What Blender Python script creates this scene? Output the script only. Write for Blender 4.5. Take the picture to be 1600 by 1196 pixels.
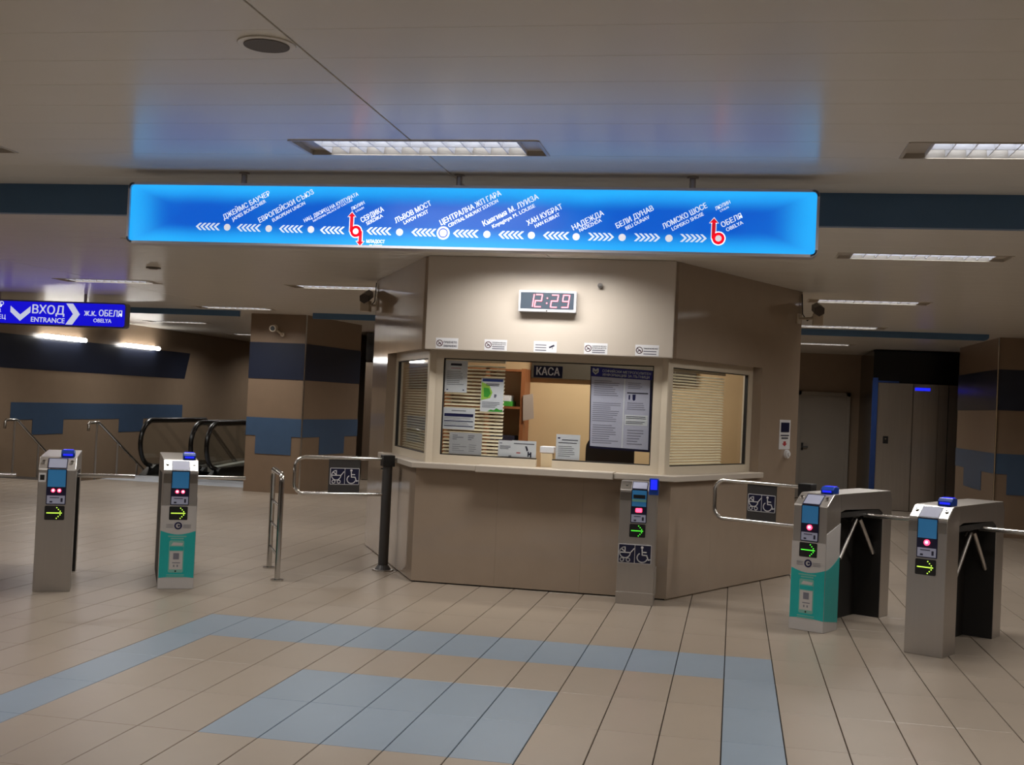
import bpy, bmesh, math
from mathutils import Vector, Matrix
for _o in list(bpy.data.objects): bpy.data.objects.remove(_o)
SC = bpy.context.scene
COL = SC.collection
# ------------------------------------------------------------------ camera, world, exposure
CAM_H = 1.593
_yaw, _pitch, _roll, _f = -0.1856022, 0.0174570, 0.0451241, 1865.36
def _cam_axes():
    cy, sy = math.cos(_yaw), math.sin(_yaw); cp, sp = math.cos(_pitch), math.sin(_pitch); cr, sr = math.cos(_roll), math.sin(_roll)
    Rz = Matrix(((cy, -sy, 0), (sy, cy, 0), (0, 0, 1))); B = Matrix(((1, 0, 0), (0, 0, -1), (0, 1, 0)))
    Rx = Matrix(((1, 0, 0), (0, cp, sp), (0, -sp, cp))); Rr = Matrix(((cr, -sr, 0), (sr, cr, 0), (0, 0, 1)))
    return Rr @ Rx @ B @ Rz
_M = _cam_axes()
cd = bpy.data.cameras.new('camera'); cam = bpy.data.objects.new('camera', cd); COL.objects.link(cam)
cd.sensor_width = 36; cd.lens = _f * 36 / 1600; cd.clip_start = .05; cd.clip_end = 200
_r, _d, _w = _M[0], _M[1], _M[2]
cam.matrix_world = Matrix(((_r[0], -_d[0], -_w[0], 0), (_r[1], -_d[1], -_w[1], 0), (_r[2], -_d[2], -_w[2], CAM_H), (0, 0, 0, 1)))
SC.camera = cam
wd = bpy.data.worlds.new('hall_ambient'); SC.world = wd; wd.use_nodes = True
wd.node_tree.nodes['Background'].inputs[0].default_value = (.9, .93, 1, 1)
wd.node_tree.nodes['Background'].inputs[1].default_value = .0
vs = SC.view_settings; vs.view_transform = 'Standard'; vs.look = 'None'; vs.gamma = 1; vs.use_curve_mapping = False
vs.exposure = 0.0
SC.cycles.use_denoising = True; SC.cycles.use_adaptive_sampling = True; SC.cycles.adaptive_threshold = .03; SC.cycles.max_bounces = 6; SC.cycles.diffuse_bounces = 4; SC.cycles.glossy_bounces = 3; SC.cycles.transparent_max_bounces = 12
SC.cycles.sample_clamp_indirect = 6; SC.cycles.caustics_reflective = False; SC.cycles.caustics_refractive = False
LAMP_W = 26.5          # watts of one ceiling luminaire
CEIL = 2.846

# ------------------------------------------------------------------ helpers
def lin(c):
    def f(v):
        v /= 255.
        return v / 12.92 if v <= .04045 else ((v + .055) / 1.055) ** 2.4
    return (f(c[0]), f(c[1]), f(c[2]), 1)
MATS = {}
def mat(name, col, rough=.5, metal=0., emit=None, es=0., var=0., vscale=3., bump=0., bscale=60., spec=.5, stretch=None, coat=0., alpha_glass=False, trans=0.):
    if name in MATS: return MATS[name]
    m = bpy.data.materials.new(name); m.use_nodes = True; MATS[name] = m
    nt = m.node_tree; N = nt.nodes; L = nt.links; b = N['Principled BSDF']
    b.inputs['Base Color'].default_value = col; b.inputs['Roughness'].default_value = rough; b.inputs['Metallic'].default_value = metal
    b.inputs['Specular IOR Level'].default_value = spec
    if coat: b.inputs['Coat Weight'].default_value = coat; b.inputs['Coat Roughness'].default_value = .08
    if emit: b.inputs['Emission Color'].default_value = emit; b.inputs['Emission Strength'].default_value = es
    if var or bump:
        tc = N.new('ShaderNodeTexCoord'); mp = N.new('ShaderNodeMapping'); L.new(tc.outputs['Object'], mp.inputs[0])
        if stretch: mp.inputs['Scale'].default_value = stretch
    if var:
        n = N.new('ShaderNodeTexNoise'); n.inputs['Scale'].default_value = vscale; n.inputs['Detail'].default_value = 5
        L.new(mp.outputs[0], n.inputs[0])
        mr = N.new('ShaderNodeMapRange'); mr.inputs[3].default_value = 1 - var; mr.inputs[4].default_value = 1 + var
        mr.inputs[1].default_value = .25; mr.inputs[2].default_value = .75
        L.new(n.outputs[0], mr.inputs[0])
        mx = N.new('ShaderNodeMix'); mx.data_type = 'RGBA'; mx.blend_type = 'MULTIPLY'; mx.inputs[0].default_value = 1
        mx.inputs[6].default_value = col; L.new(mr.outputs[0], mx.inputs[7]); L.new(mx.outputs[2], b.inputs['Base Color'])
    if bump:
        n2 = N.new('ShaderNodeTexNoise'); n2.inputs['Scale'].default_value = bscale; n2.inputs['Detail'].default_value = 3
        L.new(mp.outputs[0], n2.inputs[0])
        bp = N.new('ShaderNodeBump'); bp.inputs['Strength'].default_value = bump; bp.inputs['Distance'].default_value = .002
        L.new(n2.outputs[0], bp.inputs['Height']); L.new(bp.outputs[0], b.inputs['Normal'])
    return m
def glass_mat():
    m = bpy.data.materials.new('window_glass'); m.use_nodes = True; nt = m.node_tree; N = nt.nodes; L = nt.links
    for n in list(N): N.remove(n)
    o = N.new('ShaderNodeOutputMaterial'); t = N.new('ShaderNodeBsdfTransparent'); g = N.new('ShaderNodeBsdfGlossy'); f = N.new('ShaderNodeLayerWeight'); x = N.new('ShaderNodeMixShader'); pw = N.new('ShaderNodeMath'); pw.operation = 'POWER'; pw.inputs[1].default_value = 4.; ma = N.new('ShaderNodeMath'); ma.operation = 'MULTIPLY_ADD'; ma.inputs[1].default_value = .9; ma.inputs[2].default_value = .04
    t.inputs[0].default_value = (.97, .985, .98, 1); g.inputs['Roughness'].default_value = .02; L.new(f.outputs['Facing'], pw.inputs[0]); L.new(pw.outputs[0], ma.inputs[0])
    L.new(ma.outputs[0], x.inputs[0]); L.new(t.outputs[0], x.inputs[1]); L.new(g.outputs[0], x.inputs[2]); L.new(x.outputs[0], o.inputs[0])
    return m
def sign_mat(name, c0, c1, es, sx, sz, w):
    """backlit translucent panel: the stronger glow along its rim is painted into the emission colour"""
    m = bpy.data.materials.new(name); m.use_nodes = True; nt = m.node_tree; N = nt.nodes; L = nt.links; b = N['Principled BSDF']
    b.inputs['Base Color'].default_value = (.02, .05, .1, 1); b.inputs['Roughness'].default_value = .3
    tc = N.new('ShaderNodeTexCoord'); sp = N.new('ShaderNodeSeparateXYZ'); L.new(tc.outputs['Object'], sp.inputs[0])
    def edge(out, half, width):
        a = N.new('ShaderNodeMath'); a.operation = 'ABSOLUTE'; L.new(out, a.inputs[0])
        r = N.new('ShaderNodeMapRange'); r.interpolation_type = 'SMOOTHSTEP'; r.inputs[1].default_value = half - width; r.inputs[2].default_value = half
        L.new(a.outputs[0], r.inputs[0]); return r.outputs[0]
    e1 = edge(sp.outputs[0], sx, w * 2.2); e2 = edge(sp.outputs[2], sz, w)
    mx = N.new('ShaderNodeMath'); mx.operation = 'MAXIMUM'; L.new(e1, mx.inputs[0]); L.new(e2, mx.inputs[1])
    n = N.new('ShaderNodeTexNoise'); n.inputs['Scale'].default_value = 2.2; L.new(tc.outputs['Object'], n.inputs[0])
    ad = N.new('ShaderNodeMath'); ad.operation = 'MULTIPLY_ADD'; L.new(n.outputs[0], ad.inputs[0]); ad.inputs[1].default_value = .5; ad.inputs[2].default_value = -.26
    sm = N.new('ShaderNodeMath'); sm.operation = 'ADD'; sm.use_clamp = True; L.new(mx.outputs[0], sm.inputs[0]); L.new(ad.outputs[0], sm.inputs[1])
    c = N.new('ShaderNodeMix'); c.data_type = 'RGBA'; L.new(sm.outputs[0], c.inputs[0]); c.inputs[6].default_value = c0; c.inputs[7].default_value = c1
    L.new(c.outputs[2], b.inputs['Emission Color']); b.inputs['Emission Strength'].default_value = es
    return m

class MB:
    def __init__(s): s.v = []; s.f = []
    def add(s, vs_, fs):
        o = len(s.v); s.v += [tuple(v) for v in vs_]; s.f += [tuple(i + o for i in f) for f in fs]; return s
    def box(s, x0, x1, y0, y1, z0, z1, M=None):
        p = [(x, y, z) for z in (z0, z1) for y in (y0, y1) for x in (x0, x1)]
        if M is not None: p = [M @ Vector(q) for q in p]
        return s.add(p, [(0, 2, 3, 1), (4, 5, 7, 6), (0, 1, 5, 4), (2, 6, 7, 3), (0, 4, 6, 2), (1, 3, 7, 5)])
    def prism(s, poly, a, b, ax='z', M=None):
        n = len(poly)
        # signed area -> orientation
        A = sum(poly[i][0] * poly[(i + 1) % n][1] - poly[(i + 1) % n][0] * poly[i][1] for i in range(n))
        if (A < 0) != (ax == 'y'): poly = poly[::-1]
        mk = {'z': lambda p, t: (p[0], p[1], t), 'x': lambda p, t: (t, p[0], p[1]), 'y': lambda p, t: (p[0], t, p[1])}[ax]
        p = [mk(q, a) for q in poly] + [mk(q, b) for q in poly]
        if M is not None: p = [M @ Vector(q) for q in p]
        return s.add(p, [tuple(range(n - 1, -1, -1)), tuple(range(n, 2 * n))] + [(i, (i + 1) % n, n + (i + 1) % n, n + i) for i in range(n)])
    def tube(s, pts, r, n=10, closed=False, cap=True, M=None):
        P = [Vector(p) for p in pts]; m = len(P); rings = []
        up = None
        for i in range(m):
            a = P[i - 1] if (i > 0 or closed) else P[i]; b = P[(i + 1) % m] if (i < m - 1 or closed) else P[i]
            t = (b - a).normalized()
            if up is None: up = Vector((0, 0, 1)) if abs(t.z) < .9 else Vector((1, 0, 0))
            u = (up - t * up.dot(t))
            if u.length < 1e-4: u = Vector((0, 1, 0)) - t * t.y
            u.normalize(); w = t.cross(u); up = u
            rings.append([P[i] + (u * math.cos(2 * math.pi * k / n) + w * math.sin(2 * math.pi * k / n)) * r for k in range(n)])
        V = [q for rg in rings for q in rg]
        if M is not None: V = [M @ q for q in V]
        F = []
        for i in range(m if closed else m - 1):
            j = (i + 1) % m
            for k in range(n): F.append((i * n + k, i * n + (k + 1) % n, j * n + (k + 1) % n, j * n + k))
        if cap and not closed: F += [tuple(range(n - 1, -1, -1)), tuple(range((m - 1) * n, m * n))]
        return s.add(V, F)
    def cyl(s, p0, p1, r, n=20, M=None): return s.tube([p0, p1], r, n, M=M)
    def cone(s, p0, p1, r0, r1, n=20):
        a, b = Vector(p0), Vector(p1); t = (b - a).normalized(); up = Vector((0, 0, 1)) if abs(t.z) < .9 else Vector((1, 0, 0))
        u = (up - t * up.dot(t)).normalized(); w = t.cross(u)
        V = [a + (u * math.cos(2 * math.pi * k / n) + w * math.sin(2 * math.pi * k / n)) * r0 for k in range(n)] + [b + (u * math.cos(2 * math.pi * k / n) + w * math.sin(2 * math.pi * k / n)) * r1 for k in range(n)]
        return s.add(V, [(k, (k + 1) % n, n + (k + 1) % n, n + k) for k in range(n)] + [tuple(range(n - 1, -1, -1)), tuple(range(n, 2 * n))])
    # flat ornaments in the XZ plane facing -Y: thin prisms between y0 and y1
    def ribbon(s, pts, w, y0, y1, closed=False):
        m = len(pts)
        for i in range(m if closed else m - 1):
            a, b = pts[i], pts[(i + 1) % m]; dx, dz = b[0] - a[0], b[1] - a[1]; l = math.hypot(dx, dz) or 1
            ex, ez = dx / l * w * .25, dz / l * w * .25; nx, nz = -dz / l * w / 2, dx / l * w / 2
            s.prism([(a[0] - ex + nx, a[1] - ez + nz), (a[0] - ex - nx, a[1] - ez - nz), (b[0] + ex - nx, b[1] + ez - nz), (b[0] + ex + nx, b[1] + ez + nz)], y0, y1, 'y')
        return s
    def disc(s, c, r, y0, y1, n=20): return s.prism([(c[0] + r * math.cos(2 * math.pi * k / n), c[1] + r * math.sin(2 * math.pi * k / n)) for k in range(n)], y0, y1, 'y')
    def ring(s, c, r, w, y0, y1, n=24): return s.ribbon([(c[0] + r * math.cos(2 * math.pi * k / n), c[1] + r * math.sin(2 * math.pi * k / n)) for k in range(n)], w, y0, y1, True)
    def rect(s, x0, x1, z0, z1, y0, y1): return s.box(x0, x1, y0, y1, z0, z1)
    def text(s, t, a, b, h, y0, y1, xs=None):
        """text along the line a->b in the XZ plane, cap height h, stretched to the length of a->b"""
        V, F, W, H = TXT[t]
        a = Vector(a); b = Vector(b); d = b - a; l = d.length; d /= l; e = Vector((-d.y, d.x)); kx = l / W; kz = h / H
        n = len(V)
        for k, (ox, oz) in enumerate(((0, 0), (.032, .0), (-.032, .0), (0, .02))):
            P = [(a.x + d.x * (v[0] * kx + ox * h) + e.x * (v[1] * kz + oz * h), y0 - .00012 * k, a.y + d.y * (v[0] * kx + ox * h) + e.y * (v[1] * kz + oz * h)) for v in V]
            s.add(P, F)
        return s
def rrect(x0, x1, z0, z1, r, n=5):
    o = []
    for cx, cz, a0 in ((x1 - r, z1 - r, 0), (x0 + r, z1 - r, 90), (x0 + r, z0 + r, 180), (x1 - r, z0 + r, 270)):
        for k in range(n + 1):
            a = math.radians(a0 + 90 * k / n); o.append((cx + r * math.cos(a), cz + r * math.sin(a)))
    return o
def world_of(o):
    m = o.matrix_basis.copy()
    if o.parent: m = world_of(o.parent) @ o.matrix_parent_inverse @ m
    return m
def obj(name, mb, m, parent=None, local=False, smooth=False, bevel=0., **props):
    me = bpy.data.meshes.new(name); me.from_pydata(mb.v, [], mb.f); me.materials.append(m)
    if bevel:
        bm = bmesh.new(); bm.from_mesh(me); bmesh.ops.remove_doubles(bm, verts=bm.verts, dist=1e-5)
        ed = [e for e in bm.edges if len(e.link_faces) == 2 and e.calc_face_angle(0) > .5]
        bmesh.ops.bevel(bm, geom=ed, offset=bevel, segments=2, affect='EDGES', profile=.5, clamp_overlap=True); bm.to_mesh(me); bm.free()
    if smooth:
        bm = bmesh.new(); bm.from_mesh(me)
        for e in bm.edges:
            if len(e.link_faces) == 2 and e.calc_face_angle(0) > .7: e.smooth = False
        for f in bm.faces: f.smooth = True
        bm.to_mesh(me); bm.free()
    me.update()
    o = bpy.data.objects.new(name, me); COL.objects.link(o)
    if parent is not None:
        o.parent = parent
        if not local: o.matrix_parent_inverse = world_of(parent).inverted()
    for k, v in props.items(): o[k] = v
    return o
def thing(name, label, cat, loc=(0, 0, 0), rz=0, group=None, kind=None):
    o = bpy.data.objects.new(name, None); COL.objects.link(o); o.location = loc; o.rotation_euler = (0, 0, rz); o.empty_display_size = .1
    o['label'] = label; o['category'] = cat
    if group: o['group'] = group
    if kind: o['kind'] = kind
    return o
def tag(o, label, cat, group=None):
    o['label'] = label; o['category'] = cat
    if group: o['group'] = group
    return o
def struct(o, label, cat): o['kind'] = 'structure'; o['label'] = label; o['category'] = cat; return o
def dup(root, loc, rz, label, group=None):
    r = root.copy(); COL.objects.link(r); r.location = loc; r.rotation_euler = (0, 0, rz); r['label'] = label
    if group: r['group'] = group
    for ch in list(root.children):
        c = ch.copy(); COL.objects.link(c); c.parent = r
        for g in list(ch.children):
            d = g.copy(); COL.objects.link(d); d.parent = c
    return r

# ------------------------------------------------------------------ lettering
STATION_TEXT = [
 ("ДЖЕЙМС БАУЧЕР",(-2.906, 2.565),(-2.634, 2.71),0.0323),("JAMES BOURCHIER",(-2.854, 2.558),(-2.657, 2.669),0.0226),
 ("ЕВРОПЕЙСКИ СЪЮЗ",(-2.689, 2.551),(-2.375, 2.722),0.0323),("EUROPEAN UNION",(-2.61, 2.557),(-2.423, 2.661),0.0226),
 ("НАЦ. ДВОРЕЦ НА КУЛТУРАТА",(-2.422, 2.558),(-2.113, 2.715),0.0237),("NATIONAL PALACE OF CULTURE",(-2.37, 2.561),(-2.146, 2.684),0.0128),
 ("ЛЮЛИН",(-2.148, 2.629),(-2.075, 2.668),0.0209),("LYULIN",(-2.123, 2.619),(-2.078, 2.643),0.0125),
 ("СЕРДИКА",(-2.085, 2.562),(-1.961, 2.63),0.0323),("SERDIKA",(-2.055, 2.548),(-1.965, 2.597),0.0219),
 ("МЛАДОСТ",(-2.055, 2.45),(-1.95, 2.449),0.0209),("MLADOST",(-2.036, 2.43),(-1.964, 2.429),0.0132),
 ("ЛЪВОВ МОСТ",(-1.889, 2.562),(-1.69, 2.666),0.0323),("LAVOV MOST",(-1.841, 2.556),(-1.706, 2.624),0.0219),
 ("ЦЕНТРАЛНА ЖП ГАРА",(-1.63, 2.555),(-1.3, 2.727),0.0334),("CENTRAL RAILWAY STATION",(-1.585, 2.544),(-1.315, 2.688),0.0226),
 ("Княгиня М. ЛУИЗА",(-1.389, 2.554),(-1.092, 2.71),0.0334),("Knyaginya M. LOUISE",(-1.339, 2.544),(-1.11, 2.664),0.0226),
 ("ХАН КУБРАТ",(-1.145, 2.561),(-0.959, 2.658),0.0323),("HAN KUBRAT",(-1.103, 2.55),(-0.972, 2.618),0.0219),
 ("НАДЕЖДА",(-0.895, 2.54),(-0.733, 2.627),0.0323),("NADEZHDA",(-0.86, 2.532),(-0.744, 2.591),0.0219),
 ("БЕЛИ ДУНАВ",(-0.659, 2.554),(-0.468, 2.657),0.0323),("BELI DUNAV",(-0.61, 2.547),(-0.488, 2.612),0.0219),
 ("ЛОМСКО ШОСЕ",(-0.411, 2.555),(-0.187, 2.674),0.0323),("LOMSKO SHOSE",(-0.365, 2.547),(-0.204, 2.633),0.0219),
 ("ЛЮЛИН",(-0.142, 2.659),(-0.068, 2.698),0.0209),("LYULIN",(-0.118, 2.651),(-0.076, 2.674),0.0125),
 ("ОБЕЛЯ",(-0.105, 2.569),(-0.003, 2.623),0.0313),("OBELYA",(-0.081, 2.548),(0.003, 2.591),0.0219)]
OTHER_TEXT = ["ВХОД", "ENTRANCE", "ж.к. ОБЕЛЯ", "OBELYA", "ЪР", "ЕЦ", "R", "КАСА", "СОФИЙСКИ МЕТРОПОЛИТЕН", "ИНФОРМАЦИЯ ЗА ПЪТНИЦИ", "ПУШЕНЕТО", "ЗАБРАНЕНО", "ВЛИЗАНЕТО"]
TXT = {}
def _hard_sign():
    """capital hard sign drawn by hand (the built-in font fills its bowl)"""
    V, F = [], []
    def quad(a, b, c, d):
        o = len(V); V.extend((a, b, c, d)); F.append((o, o + 1, o + 2, o + 3))
    quad((0, .63), (.27, .63), (.27, .728), (0, .728)); quad((.175, 0), (.27, 0), (.27, .63), (.175, .63))
    quad((.27, 0), (.5, 0), (.5, .095), (.27, .095)); quad((.27, .345), (.5, .345), (.5, .44), (.27, .44))
    pi, po = (.5, .095), (.5, 0)
    for k in range(1, 11):
        a = math.radians(-90 + 18 * k); qi = (.5 + .125 * math.cos(a), .22 + .125 * math.sin(a)); qo = (.5 + .22 * math.cos(a), .22 + .22 * math.sin(a))
        quad(po, qo, qi, pi); pi, po = qi, qo
    return V, F, .72
def _make_text():
    tmp = {}
    words_ = sorted({x[0] for x in STATION_TEXT} | set(OTHER_TEXT))
    for seg in sorted({q for t in words_ for q in t.split('Ъ') if q}):
        c = bpy.data.curves.new('lettering', 'FONT'); c.body = seg; c.size = 1; c.resolution_u = 3
        o = bpy.data.objects.new('lettering', c); COL.objects.link(o); tmp[seg] = (o, c)
    bpy.context.view_layer.update(); dg = bpy.context.evaluated_depsgraph_get(); SEGM = {}
    for seg, (o, c) in tmp.items():
        ev = o.evaluated_get(dg); me = ev.to_mesh(); V = [tuple(v.co) for v in me.vertices]; x0 = min(v[0] for v in V)
        SEGM[seg] = ([(v[0] - x0, v[1]) for v in V], [tuple(p.vertices) for p in me.polygons], max(v[0] for v in V) - x0)
        ev.to_mesh_clear(); bpy.data.objects.remove(o); bpy.data.curves.remove(c)
    for t in words_:
        V, F, cur = [], [], 0.
        parts = t.split('Ъ')
        for n, q in enumerate(parts):
            for g in ([SEGM[q]] if q else []) + ([_hard_sign()] if n < len(parts) - 1 else []):
                if V: cur += .11
                o = len(V); V += [(v[0] + cur, v[1]) for v in g[0]]; F += [tuple(i + o for i in f) for f in g[1]]; cur += g[2]
        TXT[t] = (V, F, cur, .73)
_make_text()

# ------------------------------------------------------------------ materials
TILE = mat('beige_floor_tile', lin((153, 140, 126)), .32, var=.06, vscale=2.5, bump=.03, bscale=9)
TILEB = mat('blue_grey_floor_tile', lin((130, 144, 158)), .34, var=.06, vscale=2.5, bump=.03, bscale=9)
GROUT = mat('dark_grout', lin((62, 54, 48)), .9, var=.1, vscale=8)
CPAN = mat('ceiling_lacquer', lin((236, 232, 223)), .24, var=.02, vscale=1.5, spec=.45)
CGAP = mat('ceiling_gap', lin((70, 66, 62)), .8, var=.05)
LAM = mat('beige_laminate', lin((160, 143, 126)), .08, var=.03, vscale=6, spec=.6)
LAMW = mat('pale_laminate', lin((196, 186, 174)), .3, var=.02, vscale=5, spec=.35)
FRM = mat('cream_window_frame', lin((214, 202, 182)), .35, var=.02)
STEEL = mat('brushed_steel', lin((192, 187, 182)), .4, 1., var=.02, vscale=40, stretch=(1, 1, .05), bump=.02, bscale=200)
STEELL = mat('polished_steel', lin((205, 203, 200)), .18, 1., var=.03, vscale=20)
STEELD = mat('lift_steel', lin((196, 190, 182)), .28, 1., var=.06, vscale=6, stretch=(4, 4, .2))
DARK = mat('black_plastic', lin((22, 21, 22)), .45, var=.05)
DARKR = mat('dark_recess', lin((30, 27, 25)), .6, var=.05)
CHAR = mat('charcoal_paint', lin((62, 60, 60)), .45, var=.04)
NAVY = mat('navy_plate', lin((22, 24, 58)), .35, var=.03)
WHITE = mat('white_print', lin((225, 225, 228)), .5, var=.02)
PAPER = mat('white_paper', lin((238, 238, 246)), .7, var=.03, vscale=5)
PAPERG = mat('grey_paper', lin((200, 198, 204)), .7, var=.03, vscale=5)
INK = mat('grey_ink', lin((120, 120, 132)), .7, var=.05)
INKD = mat('dark_ink', lin((40, 38, 60)), .7, var=.05)
INKN = mat('navy_ink', lin((26, 28, 84)), .6, var=.05)
INKR = mat('red_ink', lin((170, 40, 50)), .6, var=.05)
GREEN = mat('green_print', lin((70, 170, 60)), .6, var=.1, vscale=20)
LIME = mat('lime_print', lin((170, 215, 90)), .6, var=.1, vscale=20)
TEAL = mat('teal_vinyl', lin((24, 172, 170)), .4, var=.06, vscale=5)
TEALP = mat('pale_teal_vinyl', lin((120, 182, 170)), .4, var=.05)
VINYL = mat('white_vinyl', lin((196, 192, 190)), .4, var=.03)
BLUEP = mat('blue_plastic', lin((28, 70, 165)), .3, var=.04)
BLUEL = mat('blue_reader_face', lin((66, 140, 195)), .25, emit=lin((40, 120, 190)), es=.12, var=.03)
LCD = mat('grey_display', lin((150, 152, 172)), .55, emit=lin((170, 175, 200)), es=.12, var=.02)
SCRN = mat('lit_blue_screen', lin((20, 30, 160)), .3, emit=lin((30, 40, 255)), es=1.1, var=.02)
LEDR = mat('red_led', lin((120, 5, 15)), .3, emit=(1, .03, .07, 1), es=7., var=.02)
LEDRC = mat('red_led_core', lin((255, 180, 190)), .3, emit=(1, .35, .4, 1), es=8., var=.02)
LEDG = mat('yellow_green_led', lin((120, 160, 30)), .3, emit=(.55, .95, .08, 1), es=1.6, var=.02)
LEDG2 = mat('green_led', lin((40, 160, 30)), .3, emit=(.1, 1., .05, 1), es=1.3, var=.02)
RAILB = mat('black_rubber', lin((18, 17, 17)), .25, var=.05)
BAND = mat('navy_wall_panel', lin((36, 41, 57)), .3, var=.05, vscale=6)
BANDM = mat('blue_wall_panel', lin((66, 88, 116)), .3, var=.05, vscale=6)
WALLB = mat('beige_wall_panel', lin((146, 126, 106)), .3, var=.04, vscale=5)
BEAMB = mat('slate_blue_beam', lin((72, 106, 142)), .4, var=.06, vscale=4)
BLACKW = mat('black_gloss_panel', lin((14, 14, 15)), .2, var=.05)
DOORM = mat('grey_door_paint', lin((150, 142, 132)), .4, var=.04)
BLUEF = mat('blue_lift_frame', lin((30, 56, 110)), .35, var=.04)
BLIND = mat('ivory_blind_slat', lin((226, 216, 190)), .45, var=.03)
WOODM = mat('brown_wood', lin((150, 92, 54)), .5, var=.15, vscale=6, stretch=(1, 1, .1))
INWALL = mat('booth_inner_wall', lin((206, 178, 138)), .6, var=.04)
CREAM = mat('cream_card', lin((225, 205, 170)), .6, var=.05)
CAMB = mat('camera_housing', lin((200, 186, 166)), .4, var=.04)
TUBE = mat('fluorescent_tube', (1, 1, 1, 1), .5, emit=(.93, .96, 1, 1), es=4.5, var=.01)
REFL = mat('white_reflector', lin((215, 218, 226)), .35, var=.02)
LOUV = mat('louvre_blade', lin((235, 236, 242)), .3, var=.02)
FIXW = mat('fixture_trim', lin((190, 182, 170)), .35, var=.02)
TUNL = mat('wall_lamp_diffuser', (1, 1, 1, 1), .5, emit=(1, .97, .92, 1), es=14., var=.01)
GLASS = glass_mat()
def area_lamp(name, loc, sx, sy, watts, col, parent, spread=150, rot=(0, 0, 0)):
    d = bpy.data.lights.new(name, 'AREA'); d.shape = 'RECTANGLE'; d.size = sx; d.size_y = sy; d.energy = watts; d.color = col; d.spread = math.radians(spread)
    o = bpy.data.objects.new(name, d); COL.objects.link(o); o.location = loc; o.rotation_euler = rot
    if parent is not None: o.parent = parent; o.matrix_parent_inverse = world_of(parent).inverted()
    return o

# ================================================================== the setting
XL, XR, Y0, Y1 = -12.1, 8.9, -4.5, 32.
# ---- floor: dark bed with a hole for stairs and escalators, tiles as pieces
fb = MB()
fb.box(XL, XR, Y0, 18.3, -.3, -.012); fb.box(-10.55, XR, 18.3, 20.9, -.3, -.012); fb.box(-7.7, XR, 20.9, 24.2, -.3, -.012)
floor = struct(obj('floor', fb, GROUT), 'beige tiled station floor with a blue-grey tile frame', 'floor')
PX, PY = .3, .6917
def is_blue(cx, cy):
    if 7.31 < cy < 8.0 and -3.6 < cx < .3: return True
    if cy < 8.0 and (-3.6 < cx < -3.3 or 0 < cx < .3) and cy > 2.5: return True
    return 5.23 < cy < 6.62 and -2.4 < cx < -.9
def tile_mesh(name, m):
    b = MB(); gx, gy = .0028, .0008; x, y = PX - gx, PY - gy
    c = .002
    V = [(gx, gy, -.012), (x, gy, -.012), (x, y, -.012), (gx, y, -.012), (gx, gy, -c), (x, gy, -c), (x, y, -c), (gx, y, -c), (gx + c, gy + c, 0), (x - c, gy + c, 0), (x - c, y - c, 0), (gx + c, y - c, 0)]
    F = [(0, 1, 5, 4), (1, 2, 6, 5), (2, 3, 7, 6), (3, 0, 4, 7), (4, 5, 9, 8), (5, 6, 10, 9), (6, 7, 11, 10), (7, 4, 8, 11), (8, 9, 10, 11)]
    me = bpy.data.meshes.new(name); me.from_pydata(V, [], F); me.materials.append(m); return me, V, F
tmA, TV, TF = tile_mesh('tile', TILE); tmB, _, _ = tile_mesh('tile', TILEB)
def in_view(x, y):
    c = _M @ Vector((x, y, -CAM_H)); return c.z > .5 and -30 < 800 + _f * c.x / c.z < 1630 and 598 + _f * c.y / c.z < 1240
rest = MB(); cand = []
for j in range(-18, 24):
    ya = 8.0 + PY * j - PY
    for i in range(-41, 30):
        xa = PX * i
        if xa < XL - .01 or ya < Y0 or ya + PY > 24.2: continue
        cx, cy = xa + PX / 2, ya + PY / 2
        if ya + PY > 18.31 and cx < -10.55: continue
        if ya + PY > 20.9 and cx < -7.7: continue
        if in_view(cx, cy) and not (-3.6 < cx < .5 and cy > 10.3 + max(0, (cx + .5) * 2, (-2.7 - cx) * 2) and cy < 15): cand.append((cy, xa, ya))
        else: cand.append((1000 + cy, xa, ya))
cand.sort()
for n, (k, xa, ya) in enumerate(cand):
    bl = is_blue(xa + PX / 2, ya + PY / 2)
    if n < 298 and k < 1000:
        o = bpy.data.objects.new('tile', tmB if bl else tmA); COL.objects.link(o); o.location = (xa, ya, 0); o.parent = floor
    elif not bl: rest.add([(v[0] + xa, v[1] + ya, v[2]) for v in TV], TF)
    else:
        o = bpy.data.objects.new('tile', tmB); COL.objects.link(o); o.location = (xa, ya, 0); o.parent = floor
o = obj('tile_field', rest, TILE, floor); o['kind'] = 'stuff'
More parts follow.
